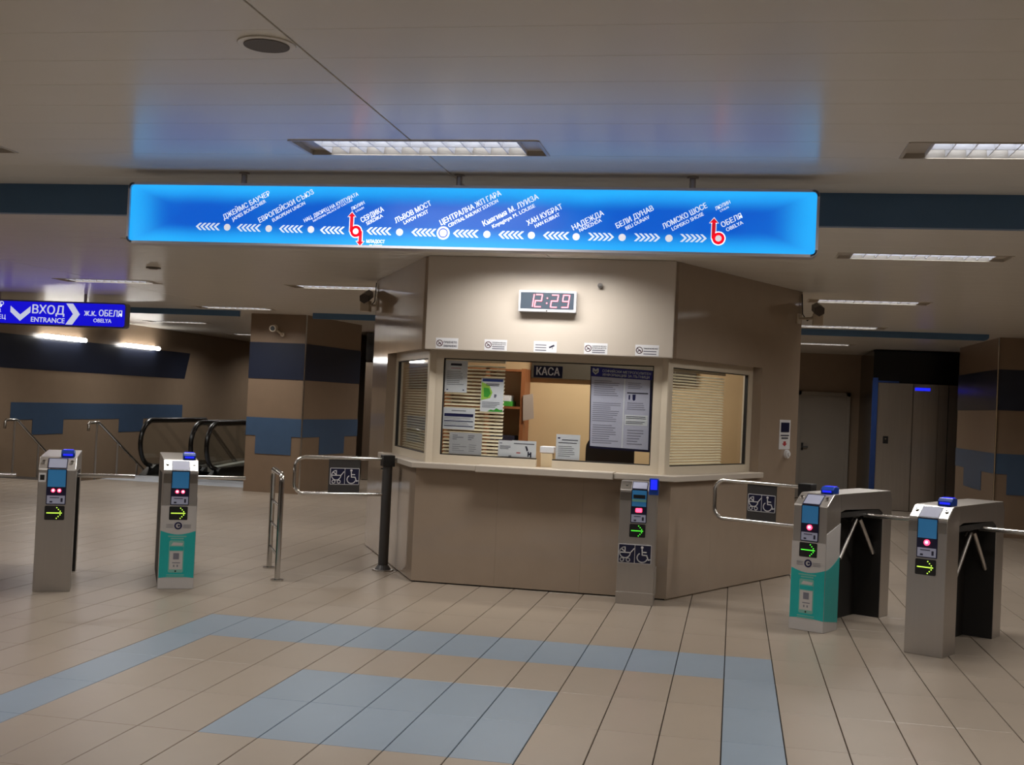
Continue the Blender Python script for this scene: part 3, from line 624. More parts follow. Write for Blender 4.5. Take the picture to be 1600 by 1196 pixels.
# front window
b = MB(); gx0, gx1, gz0, gz1 = -2.533, -.692, 1.117, 1.966; y0, y1 = 10.2, 10.26
b.box(-2.605, gx0, y0, y1, ZC, ZO).box(gx1, -.615, y0, y1, ZC, ZO).box(gx0, gx1, y0, y1, gz1, ZO).box(gx0, -1.675, y0, y1, ZC, gz0).box(-1.535, gx1, y0, y1, ZC, gz0)
fr = obj('window_frame', b, FRM, bt)
b = MB(); b.prism([(gx0, gz0), (-1.675, gz0), (-1.675, 1.19), (-1.535, 1.19), (-1.535, gz0), (gx1, gz0), (gx1, gz1), (gx0, gz1)], 10.222, 10.226, 'y'); obj('pane', b, GLASS, fr)
b = MB(); g = .009; b.box(gx0, gx0 + g, 10.21, 10.24, gz0, gz1).box(gx1 - g, gx1, 10.21, 10.24, gz0, gz1).box(gx0, gx1, 10.21, 10.24, gz1 - g, gz1).box(gx0, -1.675, 10.21, 10.24, gz0, gz0 + g).box(-1.535, gx1, 10.21, 10.24, gz0, gz0 + g); obj('gasket', b, DARK, fr)
# counter ledges
def ledge(poly, z0, z1, m=FRM): b = MB(); b.prism(poly, z0, z1); return obj('counter_ledge', fixn(b), LAMW, bt, bevel=.006)
for sd in 'LR':
    e = SP(sd, SW_ + .02, -.05); i = SP(sd, SW_ + .02, .1); i0 = SP(sd, .05, .16); x = -2.745 if sd == 'L' else -.475
    xm = -2.17 if sd == 'L' else -.98
    ledge([e, (x, 10.055), (xm, 10.055), (xm, 10.26), (i0[0], 10.26), i], .995, ZC)
ledge([(-2.165, 10.0), (-.985, 10.0), (-.985, 10.3), (-2.165, 10.3)], .99, 1.05)
# inside of the booth
b = MB(); b.box(-3.75, .57, 12.3, 12.36, 0, CEIL - .002); obj('inner_wall', b, INWALL, bt)
b = MB(); b.prism([SP('L', .1, .2), SP('R', .1, .2), SP('R', SL, .07), SP('L', SL, .07)], CEIL - .03, CEIL - .005); obj('inner_ceiling', fixn(b), LAMW, bt)
b = MB(); b.prism([SP('L', .1, .2), SP('R', .1, .2), SP('R', SL, .07), SP('L', SL, .07)], 0.002, .01); obj('inner_floor', fixn(b), CHAR, bt)
b = MB(); b.box(-2.5, -.7, 10.32, 10.95, .72, .75); obj('inner_desk', b, WOODM, bt)
t = thing('ceiling_light', 'light fitting inside the booth, seen through the top of the window', 'ceiling light', (-1.3, 11.3, CEIL - .03), 0, 'louvred ceiling lights')
b = MB(); b.box(-1.9, -.7, 11.2, 11.45, CEIL - .07, CEIL - .03); obj('housing', b, FIXW, t)
b = MB(); b.box(-1.87, -.73, 11.22, 11.43, CEIL - .078, CEIL - .07); obj('diffuser', b, TUBE, t)
area_lamp('lamp', (-1.3, 11.325, CEIL - .08), 1.1, .2, 37, (1, .91, .78), t, 170)
# shallow dark board for the dark band high on the inner wall
b = MB(); b.box(-2.1, -.4, 12.25, 12.299, 1.87, 2.5); obj('inner_dark_band', b, mat('dark_olive_band', lin((58, 50, 38)), .5, var=.05), bt)
# bookcase
bk = thing('bookcase', 'brown wooden shelf unit with files, inside the booth', 'bookcase', (-2.4, 12.1, 0))
for x in (-2.95, -2.50, -2.13):
    b = MB(); b.box(x - .02, x + .02, 11.95, 12.28, 0.01, 1.95); obj('side_panel', b, WOODM, bk)
for z in (.1, .5, .86, 1.2, 1.55, 1.93):
    b = MB(); b.box(-2.93, -2.15, 11.95, 12.28, z - .012, z + .012); obj('shelf', b, WOODM, bk)
for n, (x0, x1, z, h, m, lb) in enumerate(((-2.46, -2.24, 1.562, .05, GREEN, 'green folder lying on the middle shelf inside the booth'), (-2.45, -2.26, 1.612, .06, PAPER, 'stack of white paper on the green folder inside the booth'), (-2.45, -2.2, 1.212, .05, INKD, 'dark folder on the lower shelf inside the booth'))):
    b = MB(); b.box(x0, x1, 11.97, 12.2, z, z + h); tag(obj('folder', b, m, bevel=.003), lb, 'folder')
b = MB(); b.prism([(-2.12, 1.68), (-2.02, 1.70), (-2.0, 1.45), (-2.11, 1.42)], 11.93, 11.945, 'y'); tag(obj('hanging_cloth', b, mat('grey_cloth', lin((176, 160, 150)), .8, var=.1)), 'small grey cloth hanging on the shelf side inside the booth', 'cloth')
# chair
ch = thing('office_chair', 'black office chair behind the booth window', 'chair', (-1.15, 11.1, .01))
b = MB(); b.prism(rrect(-1.38, -.92, .75, 1.32, .12), 11.3, 11.36, 'y'); obj('backrest', b, DARK, ch)
b = MB(); b.box(-1.38, -.92, 10.98, 11.38, .45, .52); obj('seat', b, DARK, ch, bevel=.02)
b = MB(); b.cyl((-1.15, 11.15, .06), (-1.15, 11.15, .45), .03).box(-1.18, -1.12, 11.33, 11.37, .48, .8); obj('stem', b, CHAR, ch)
for k in range(5):
    a = k * 2 * math.pi / 5; b = MB(); b.tube([(-1.15, 11.15, .08), (-1.15 + .28 * math.cos(a), 11.15 + .28 * math.sin(a), .04)], .022, 8); obj('leg', b, CHAR, ch)
# blinds
def blind(M, x0, x1, z0, z1, pitch, tilt, label, y=0.):
    t = thing('window_blind', label, 'blind', M @ Vector(((x0 + x1) / 2, y, z0)), 0, 'venetian blinds of the booth')
    n = int((z1 - z0 - .03) / pitch); R = Matrix.Rotation(tilt, 4, 'X'); me = None
    b = MB(); b.box(x0, x1, y - .015, y + .015, z1 - .025, z1, M); obj('head_rail', fixn(b), FRM, t)
    for k in range(n):
        z = z0 + .01 + pitch * k; MM = M @ Matrix.Translation(((x0 + x1) / 2, y, z)) @ R
        if me is None:
            b = MB(); h = (x1 - x0) / 2; q = pitch * .54; b.add([(-h, -q, 0), (h, -q, 0), (h, 0, .002), (-h, 0, .002), (h, q, 0), (-h, q, 0)], [(0, 1, 2, 3), (3, 2, 4, 5)])
            me = bpy.data.meshes.new('slat'); me.from_pydata(b.v, [], b.f); me.materials.append(BLIND)
        o = bpy.data.objects.new('slat', me); COL.objects.link(o); o.parent = t; o.matrix_parent_inverse = world_of(t).inverted(); o.matrix_basis = MM
    for x in (x0 + .12 * (x1 - x0), x1 - .12 * (x1 - x0)):
        b = MB(); b.box(x - .001, x + .001, y - .014, y - .013, z0, z1, M); obj('cord', fixn(b), FRM, t)
I4 = Matrix()
blind(I4, -2.53, -1.995, 1.12, 1.965, .031, .55, 'ivory venetian blind in the left part of the front window', 10.29)
blind(SM('L'), .14, 1.5, 1.12, 1.96, .025, .6, 'ivory venetian blind in the angled window beside the grey post', .17)
blind(SM('R'), .14, 1.2, 1.12, 1.96, .025, .6, 'ivory venetian blind in the angled window beside the turnstiles', .17)

# ---- papers and notices
def sheet(name, x0, x1, z0, z1, y, label, m=PAPER, cat='notice', group=None, shear=0., th=.0015, tilt=0.):
    b = MB(); xc, zc = (x0 + x1) / 2, (z0 + z1) / 2
    b.box(x0, x1, y, y + th, z0, z1); o = obj(name, b, m); return tag(o, label, cat, group)
def lines(o, x0, x1, z0, z1, n, m, y, fill=.6, seed=1, frac=.45):
    b = MB(); import random as rd; r = rd.Random(seed)
    for k in range(n):
        z = z1 - (k + .5) * (z1 - z0) / n; h = (z1 - z0) / n * frac / 2; w = (x1 - x0) * (fill + (1 - fill) * r.random())
        b.box(x0, x0 + w, y - .0008, y, z - h, z + h)
    return obj('print_lines', b, m, o)
PYI = 10.2298   # just behind the glass
o = sheet('poster', -2.522, -2.322, 1.668, 1.948, PYI, 'white notice with a red heading in the top left window corner')
lines(o, -2.475, -2.375, 1.9, 1.925, 1, INKD, PYI, 1, 1, .8); lines(o, -2.47, -2.38, 1.875, 1.885, 1, INKR, PYI, 1); lines(o, -2.505, -2.345, 1.73, 1.86, 8, INK, PYI, .7, 3, .25); lines(o, -2.505, -2.49, 1.68, 1.7, 1, INKN, PYI, 1); lines(o, -2.36, -2.345, 1.68, 1.7, 1, INKN, PYI, 1)
o = sheet('poster', -2.194, -1.992, 1.51, 1.806, PYI, 'white and green illustrated poster on the front window')
b = MB(); b.box(-2.182, -2.0, PYI - .0008, PYI, 1.775, 1.798); obj('print_header', b, mat('blue_header_print', lin((60, 80, 160)), .6, var=.05), o)
b = MB(); b.prism([(-2.19, 1.77), (-2.12, 1.74), (-2.09, 1.68), (-2.11, 1.63), (-2.19, 1.61)], PYI - .0008, PYI, 'y'); obj('print_leaf', b, LIME, o)
b = MB(); b.prism([(-2.17, 1.72), (-2.12, 1.715), (-2.105, 1.67), (-2.13, 1.635), (-2.165, 1.64)], PYI - .0014, PYI - .0008, 'y'); obj('print_leaf', b, GREEN, o)
b = MB(); b.prism([(-2.13, 1.513), (-2.1, 1.53), (-2.07, 1.525), (-2.05, 1.545), (-2.02, 1.53), (-1.994, 1.533), (-1.994, 1.513)], PYI - .0008, PYI, 'y'); obj('print_leaf', b, GREEN, o)
lines(o, -2.15, -2.01, 1.735, 1.76, 2, INKD, PYI, .8, 4, .5); lines(o, -2.18, -2.01, 1.545, 1.6, 4, INK, PYI, .6, 6, .4); lines(o, -2.075, -2.05, 1.635, 1.665, 3, INKN, PYI, .4, 6, .6)
o = sheet('poster', -2.523, -2.238, 1.343, 1.533, PYI, 'white timetable sheet with dark blue bars on the front window')
b = MB(); b.box(-2.513, -2.252, PYI - .0008, PYI, 1.455, 1.482).box(-2.513, -2.252, PYI - .0008, PYI, 1.412, 1.42).box(-2.513, -2.252, PYI - .0008, PYI, 1.368, 1.376); obj('print_bars', b, INKN, o); lines(o, -2.45, -2.32, 1.5, 1.515, 1, INK, PYI, 1); lines(o, -2.513, -2.27, 1.425, 1.45, 3, INK, PYI, .6, 2, .25); lines(o, -2.513, -2.27, 1.38, 1.408, 3, INK, PYI, .6, 5, .25)
o = sheet('poster', -2.458, -2.166, 1.128, 1.318, PYI, 'faded grey sheet low in the left corner of the front window', PAPERG)
lines(o, -2.43, -2.33, 1.25, 1.3, 3, INK, PYI, .3, 8, .4); lines(o, -2.29, -2.19, 1.25, 1.3, 3, INK, PYI, .2, 9, .4); lines(o, -2.43, -2.3, 1.15, 1.22, 4, INK, PYI, .4, 8, .2); lines(o, -2.28, -2.19, 1.15, 1.22, 4, INK, PYI, .4, 10, .2)
o = sheet('counter_card', -2.02, -1.892, 1.128, 1.268, PYI + .012, 'narrow white card with small print standing at the window bottom', PAPER, 'card')
lines(o, -2.005, -1.91, 1.19, 1.225, 3, INK, PYI + .012, .8, 2, .5); lines(o, -2.01, -1.985, 1.238, 1.25, 1, INKN, PYI + .012, 1); lines(o, -1.925, -1.9, 1.125, 1.14, 2, INKD, PYI + .012, .6, 2, .6)
o = sheet('counter_card', -1.896, -1.682, 1.128, 1.272, PYI + .004, 'wide white card with a dark figure beside the counter opening', PAPER, 'card')
lines(o, -1.88, -1.70, 1.235, 1.255, 1, INK, PYI + .004, 1); lines(o, -1.855, -1.82, 1.155, 1.175, 1, INKR, PYI + .004, 1)
b = MB(); b.prism([(-1.78, 1.225), (-1.765, 1.225), (-1.75, 1.19), (-1.765, 1.18)], PYI + .003, PYI + .004, 'y').box(-1.756, -1.745, PYI + .003, PYI + .004, 1.135, 1.18).box(-1.735, -1.722, PYI + .003, PYI + .004, 1.13, 1.175).box(-1.745, -1.735, PYI + .003, PYI + .004, 1.15, 1.165); obj('print_figure', b, INKD, o)
o = sheet('counter_card', -1.51, -1.302, 1.128, 1.345, PYI + .006, 'upright white notice with small text right of the counter opening', PAPER, 'card')
lines(o, -1.46, -1.32, 1.29, 1.305, 1, INKD, PYI + .006, 1); lines(o, -1.49, -1.33, 1.265, 1.28, 1, INKD, PYI + .006, 1); lines(o, -1.49, -1.32, 1.15, 1.25, 6, INK, PYI + .006, .6, 3, .3); lines(o, -1.497, -1.475, 1.3, 1.325, 1, INKN, PYI + .006, 1)
b = MB(); b.box(-1.655, -1.55, 10.33, 10.43, .752, 1.17); tag(obj('card_box', b, CREAM, bevel=.004), 'cream carton standing behind the counter opening', 'box')
b = MB(); b.box(-1.665, -1.54, 10.325, 10.435, 1.172, 1.23); tag(obj('paper_stack', b, PAPER, bevel=.008), 'crumpled white paper stack on the cream carton', 'paper')
# KASA plate
t = thing('cash_desk_plate', 'dark blue plate reading КАСА at the top of the window', 'sign', (-1.604, 10.21, 1.825))
b = MB(); b.box(-1.731, -1.478, 10.214, 10.2215, 1.828, 1.932); k = obj('plate', b, NAVY, t)
b = MB(); b.text("КАСА", (-1.705, 1.85), (-1.503, 1.85), .068, 10.2125, 10.213); obj('lettering', b, WHITE, t)
# info board
t = thing('information_board', 'large dark blue framed passenger information board on the window', 'poster', (-.96, 10.23, 1.235))
b = MB(); b.prism([(-1.238, 1.945), (-.703, 1.925), (-.703, 1.228), (-1.222, 1.24)], PYI, PYI + .008, 'y'); fr2 = obj('frame', b, NAVY, t)
b = MB(); b.prism([(-1.232, 1.94), (-.705, 1.922), (-.705, 1.846), (-1.232, 1.862)], PYI - .001, PYI, 'y'); obj('header', b, mat('royal_blue_print', lin((40, 44, 150)), .4, var=.03), t)
b = MB(); b.prism([(-1.228, 1.858), (-.722, 1.843), (-.715, 1.248), (-1.214, 1.258)], PYI - .001, PYI, 'y'); sh2 = obj('sheet', b, mat('lilac_paper', lin((206, 204, 226)), .6, var=.03), t)
b = MB(); b.text("СОФИЙСКИ МЕТРОПОЛИТЕН", (-1.135, 1.898), (-.72, 1.886), .022, PYI - .002, 0).text("ИНФОРМАЦИЯ ЗА ПЪТНИЦИ", (-1.13, 1.866), (-.73, 1.855), .022, PYI - .002, 0); obj('lettering', b, WHITE, t)
b = MB(); b.prism([(-1.22, 1.928), (-1.206, 1.928), (-1.193, 1.914), (-1.18, 1.928), (-1.166, 1.926), (-1.166, 1.895), (-1.193, 1.872), (-1.22, 1.897)], PYI - .002, PYI - .001, 'y'); em = obj('emblem', b, WHITE, t)
b = MB(); b.prism([(-1.209, 1.908), (-1.193, 1.895), (-1.177, 1.907), (-1.177, 1.9), (-1.193, 1.886), (-1.209, 1.9)], PYI - .0026, PYI - .002, 'y'); obj('emblem_notch', b, NAVY, em)
yb2 = PYI - .001
for (x0, x1, z0, z1, n, s) in ((-1.2, -.97, 1.69, 1.83, 8, 1), (-1.205, -.96, 1.47, 1.64, 10, 2), (-1.2, -.96, 1.28, 1.45, 9, 3), (-.91, -.75, 1.76, 1.82, 4, 4), (-.91, -.75, 1.58, 1.65, 4, 5), (-.9, -.75, 1.28, 1.42, 6, 6)):
    lines(sh2, x0, x1, z0, z1, n, mat('lilac_ink', lin((150, 148, 168)), .7), yb2, .6, s, .4)
b = MB(); b.box(-.915, -.735, yb2 - .0008, yb2, 1.722, 1.732); obj('print_bars', b, INKD, sh2)
b = MB(); b.box(-.9, -.888, yb2 - .0008, yb2, 1.67, 1.71).prism([(-.868, 1.715), (-.84, 1.715), (-.842, 1.67), (-.854, 1.66), (-.866, 1.67)], yb2 - .0008, yb2, 'y'); obj('print_figure', b, INKN, sh2)
b = MB(); b.box(-.925, -.73, yb2 - .0008, yb2, 1.452, 1.54); stp = obj('pictogram_strip', b, PAPER, sh2)
for rr in (1.518, 1.475):
    lines(sh2, -.915, -.74, rr - .014, rr + .014, 2, INKD, yb2 - .0009, .8, int(rr * 100), .35)
b = MB(); b.box(-.944, -.934, yb2 - .0008, yb2, 1.255, 1.845); obj('print_divider', b, PAPER, sh2)
# notices on the header
HYP = 10.0295
for n, (x, lb, tx) in enumerate(((-2.47, 'white no smoking sticker at the left end of the header', ("ПУШЕНЕТО", "ЗАБРАНЕНО")), (-2.04, 'white prohibition sticker second along the header', ("ЗАБРАНЕНО", "ВЛИЗАНЕТО", None, None)), (-1.61, 'white sticker with a camera symbol under the clock', (None, None, None)), (-1.177, 'white prohibition sticker fourth along the header', ("ЗАБРАНЕНО", "ВЛИЗАНЕТО", None, None)), (-.745, 'white prohibition sticker at the right end of the header', ("ЗАБРАНЕНО", None, None)))):
    z0, z1 = 2.04, 2.133
    t = thing('warning_sticker', lb, 'sticker', (x, HYP, z0), 0, 'stickers along the booth header')
    b = MB(); b.box(x - .099, x + .099, HYP - .001, HYP, z0, z1); bs = obj('sheet', b, WHITE, t)
    b = MB(); ya, yb3 = HYP - .002, HYP - .001; cxx = x - .065; cz = (z0 + z1) / 2
    if n != 2:
        b.ring((cxx, cz), .026, .006, ya, yb3, 20).ribbon([(cxx - .018, cz + .018), (cxx + .018, cz - .018)], .005, ya, yb3); obj('prohibition_ring', b, mat('maroon_ink', lin((84, 34, 44)), .6), bs)
        b = MB(); b.ribbon([(cxx - .012, cz - .012), (cxx, cz + .004), (cxx + .012, cz - .004)], .006, ya + .0005, yb3); obj('pictogram', b, INKD, bs)
    else:
        b.prism([(x + .03, cz), (x + .075, cz + .022), (x + .082, cz + .008), (x + .038, cz - .012)], ya, yb3, 'y').box(x + .06, x + .064, ya, yb3, cz - .02, cz); obj('pictogram', b, INKD, bs)
    xa, xb = (x - .03, x + .088) if n != 2 else (x - .085, x + (.02))
    m = len(tx); b = MB(); any_t = False; b2 = MB()
    for i, s in enumerate(tx):
        zz = z1 - .014 - (i + 1) * (z1 - z0 - .02) / (m + .3); hh2 = .018 if m == 2 else .011
        if s: b.text(s, (xa, zz), (xb, zz), hh2, ya, yb3); any_t = True
        else: b2.box(xa, xb - .01, ya, yb3, zz, zz + hh2 * .8)
    if any_t: obj('lettering', b, INKD, bs)
    if b2.v: obj('print_lines', b2, INK, bs)
# clock
t = thing('digital_clock', 'white framed digital clock with red digits 12:29', 'clock', (-1.6, 10.0, 2.37))
kx0, kx1, kz0, kz1 = -1.845, -1.352, 2.378, 2.558; ky = 9.955
b = MB(); b.box(kx0, kx1, ky, 10.028, kz0, kz1); obj('case', b, mat('white_clock_case', lin((228, 230, 236)), .35, var=.02), t, bevel=.006)
b = MB(); b.box(kx0 + .018, kx1 - .018, ky - .002, ky + .002, kz0 + .024, kz1 - .016); obj('display', b, mat('smoked_display', lin((70, 80, 92)), .3, var=.03), t)
SEG = {'1': 'bc', '2': 'abged', '9': 'abcfgd', 'x': ''}
def digit(mb, ch_, x, z, w, h, y):
    k = .12; P = {'tl': (x + h * k, z + h), 'tr': (x + w + h * k, z + h), 'ml': (x + h * k / 2, z + h / 2), 'mr': (x + w + h * k / 2, z + h / 2), 'bl': (x, z), 'br': (x + w, z)}
    E = {'a': ('tl', 'tr'), 'b': ('tr', 'mr'), 'c': ('mr', 'br'), 'd': ('bl', 'br'), 'e': ('ml', 'bl'), 'f': ('tl', 'ml'), 'g': ('ml', 'mr')}
    for s in SEG[ch_]: mb.ribbon([P[E[s][0]], P[E[s][1]]], .0085, y, y + .002)
for ch_, x in (('1', -1.775), ('2', -1.705), ('2', -1.568), ('9', -1.472)):
    b = MB(); digit(b, ch_, x, 2.42, .052, .103, ky - .005); obj('digit', b, mat('clock_led', lin((255, 120, 130)), .4, emit=(1, .19, .24, 1), es=2.6), t)
b = MB(); b.disc((-1.598, 2.495), .006, ky - .005, ky - .003, 10).disc((-1.601, 2.452), .006, ky - .005, ky - .003, 10); obj('colon', b, mat('clock_led', lin((255, 120, 130)), .4), t)
b = MB(); b.disc((-1.6, kz0 + .01), .006, ky - .002, ky, 10); obj('screw', b, DARK, t)
# round lock on header
b = MB(); b.cyl((-1.16, 10.029, 2.618), (-1.16, 9.995, 2.618), .022, 16).cyl((-1.16, 9.995, 2.618), (-1.16, 9.985, 2.618), .012, 12)
tag(obj('cable_gland', b, STEELL, smooth=True), 'small round chrome fitting on the header beside the clock', 'fitting')
# sticker and bell on the right side wall
M = SM('R')
t = thing('lift_notice', 'small white accessibility notice with a red arrow on the booth side', 'notice', M @ Vector((2.2, 0, 1.26)))
b = MB(); b.box(2.07, 2.32, -.003, -.001, 1.262, 1.552, M); obj('sheet', fixn(b), WHITE, t)
b = MB(); b.box(2.1, 2.29, -.005, -.003, 1.43, 1.525, M); obj('symbol', fixn(b), NAVY, t)
b = MB(); b.box(2.1, 2.29, -.005, -.003, 1.392, 1.404, M).box(2.12, 2.27, -.005, -.003, 1.365, 1.378, M); obj('print_lines', fixn(b), INKD, t)
b = MB(); b.prism([(2.17, 1.34), (2.22, 1.34), (2.22, 1.318), (2.25, 1.318), (2.195, 1.292), (2.14, 1.318), (2.17, 1.318)], -.005, -.003, 'y', M); obj('arrow', fixn(b), INKR, t)
b = MB(); b.cyl((2.235, -.001, 1.215), (2.235, -.03, 1.215), .042, 16, M).cyl((2.235, -.03, 1.215), (2.235, -.045, 1.215), .022, 12, M)
tag(obj('call_button', fixn(b), WHITE, smooth=True), 'round white call button below the accessibility notice', 'button')
# CCTV
def cctv(side, label):
    M = SM(side); t = thing('security_camera', label, 'camera', M @ Vector((2.35, -.1, 2.6)), 0, 'security cameras')
    b = MB(); b.tube([(2.40, -.014, 2.57), (2.40, -.16 if side == 'R' else -.08, 2.57), (2.40, -.19 if side == 'R' else -.11, 2.6)], .014, 8, M=M).box(2.36, 2.44, -.014, -.001, 2.52, 2.62, M); obj('bracket', fixn(b), CAMB, t)
    c = M @ Vector((2.42, -.2 if side == 'R' else -.12, 2.66))
    d = Vector((.12, -1, -.25)).normalized() if side == 'L' else Vector((.05, -1, -.2)).normalized()
    b = MB(); b.tube([c + d * .12, c - d * .16], .055, 6); obj('housing', b, mat('dark_camera_body', lin((70, 60, 52)), .5, var=.05), t)
    b = MB(); b.box(-.05, .05, -.05, .05, -.16, -.04, Matrix.Translation(c)); obj('junction_box', b, CAMB, t, bevel=.008)
    b = MB(); p0 = M @ Vector((2.45, -.012, 2.82)); p1 = M @ Vector((2.46, -.02, 2.62)); p2 = M @ Vector((2.44, -.08, 2.55)); p3 = c + Vector((0, 0, -.03)); b.tube([p0, p0.lerp(p1, .5), p1, p2, p3], .006, 6); obj('cable', b, DARK, t)
cctv('L', 'security camera on the booth corner facing the escalators'); cctv('R', 'security camera on the booth corner facing the lift')
t = thing('security_camera', 'small white bullet camera high on the banded pillar', 'camera', (-7.2, 17.99, 2.6), 0, 'security cameras')
b = MB(); b.cyl((-7.22, 17.9, 2.62), (-7.19, 17.72, 2.6), .052, 16); obj('housing', b, CAMB, t, smooth=True)
b = MB(); b.cyl((-7.19, 17.725, 2.6), (-7.189, 17.712, 2.6), .036, 16); obj('lens', b, DARK, t)
b = MB(); b.tube([(-7.2, 17.85, 2.6), (-7.13, 17.93, 2.53), (-7.12, 17.99, 2.52)], .016, 8).cyl((-7.12, 17.99, 2.52), (-7.12, 17.96, 2.52), .035, 12); obj('bracket', b, CAMB, t)

# ================================================================== pictograms
def stroller(mb, cx, cz, k, y0, y1):
    P = lambda x, z: (cx + x * k, cz + z * k)
    arc = lambda x, z, r, a0, a1, n=8: [P(x + r * math.cos(math.radians(a0 + (a1 - a0) * i / n)), z + r * math.sin(math.radians(a0 + (a1 - a0) * i / n))) for i in range(n + 1)]
    w = .055 * k
    mb.ribbon(arc(-.08, .06, .3, 180, 360), w, y0, y1).ribbon([P(-.38, .06), P(.22, .06), P(.42, .3)], w, y0, y1).ribbon(arc(-.08, .06, .3, 90, 180), w, y0, y1).ribbon([P(-.08, .36), P(-.08, .1)], w, y0, y1).ribbon([P(-.3, .28), P(-.08, .1)], w, y0, y1)
    mb.ring(P(-.24, -.34), .1 * k, w * .9, y0, y1, 12).ring(P(.1, -.34), .1 * k, w * .9, y0, y1, 12)
def wheelchair(mb, cx, cz, k, y0, y1):
    P = lambda x, z: (cx + x * k, cz + z * k); w = .06 * k
    mb.disc(P(-.06, .38), .075 * k, y0, y1, 12)
    mb.ribbon([P(-.06, .28), P(-.04, -.04), P(.2, -.04), P(.3, -.3), P(.4, -.26)], w, y0, y1).ribbon([P(-.05, .12), P(.18, .12)], w, y0, y1)
    mb.ribbon([P(-.04 + .28 * math.cos(math.radians(a)), -.18 + .26 * math.sin(math.radians(a))) for a in range(125, 345, 18)], w, y0, y1)
def access_plate(parent, x0, x1, z0, z1, y, local=True):
    """y = front plane (faces -Y)"""
    b = MB(); b.prism(rrect(x0, x1, z0, z1, .008, 3), y, y + .004, 'y'); p = obj('access_plate', b, WHITE, parent, local)
    xm = (x0 + x1) / 2; e = .005; b = MB(); b.box(x0 + e, xm - e / 2, y - .001, y, z0 + e, z1 - e).box(xm + e / 2, x1 - e, y - .001, y, z0 + e, z1 - e); obj('field', b, NAVY, p, local)
    k = (z1 - z0) * .95
    b = MB(); stroller(b, (x0 + xm) / 2, (z0 + z1) / 2, k, y - .002, y - .001); obj('stroller_symbol', b, WHITE, p, local)
    b = MB(); wheelchair(b, (x1 + xm) / 2, (z0 + z1) / 2, k, y - .002, y - .001); obj('wheelchair_symbol', b, WHITE, p, local)

# ================================================================== turnstiles (local: x across, y along passage, z up)
TW, TL, TH = .268, 1.24, 1.02
def reader_panel(t, x0, x1, slope=True, two=True, greenm=LEDG, sq=False):
    """blue framed validator panel on the front, z as measured"""
    e = .007
    b = MB(); b.prism(rrect(x0 - e, x1 + e, .665, .936, .006, 3), -.004, .0, 'y'); p = obj('reader_panel', b, NAVY, t, True)
    b = MB(); b.box(x0, x1, -.007, -.004, .8, .93); obj('blue_face', b, BLUEL, p, True)
    b = MB(); b.box(x0, x1, -.006, -.004, .672, .733); l = obj('card_label', b, LCD, p, True)
    b = MB(); b.box(x0 + .02, x0 + .04, -.0068, -.006, .68, .692).box(x1 - .03, x1 - .015, -.0068, -.006, .685, .715).box(x0 + .02, x1 - .04, -.0068, -.006, .715, .721); obj('label_print', b, INKD, p, True)
    cx = (x0 + x1) / 2
    if two == 2:
        b = MB(); b.disc((cx - .022, .772), .014, -.012, -.004, 12).disc((cx + .022, .772), .014, -.012, -.004, 12); r = obj('red_lamp', b, LEDR, p, True)
        b = MB(); b.disc((cx - .022, .774), .007, -.014, -.012, 10).disc((cx + .022, .774), .007, -.014, -.012, 10); obj('lamp_core', b, LEDRC, p, True)
    elif two == 1:
        b = MB(); b.disc((cx, .77), .02, -.012, -.004, 14); obj('red_lamp', b, LEDR, p, True)
        b = MB(); b.disc((cx, .772), .009, -.014, -.012, 10); obj('lamp_core', b, LEDRC, p, True)
    else:
        b = MB(); b.prism(rrect(cx - .026, cx + .026, .752, .785, .006, 3), -.008, -.004, 'y'); obj('red_lamp', b, LEDR, p, True)
    b = MB(); b.prism(rrect(x0 - .012, x1 + .002, .548, .655, .008, 3), -.004, 0, 'y'); a = obj('arrow_display', b, DARK, t, True)
    b = MB(); z = .601; xs, xe = x0 + .002, x1 - .016
    b.box(xs, xe, -.006, -.004, z - .0032, z + .0032)
    for k in range(1, 4):
        for s in (-1, 1): b.disc((xe - k * .0125, z + s * k * .0135), .0042, -.006, -.004, 8)
    obj('arrow', b, greenm, a, True)
    return p
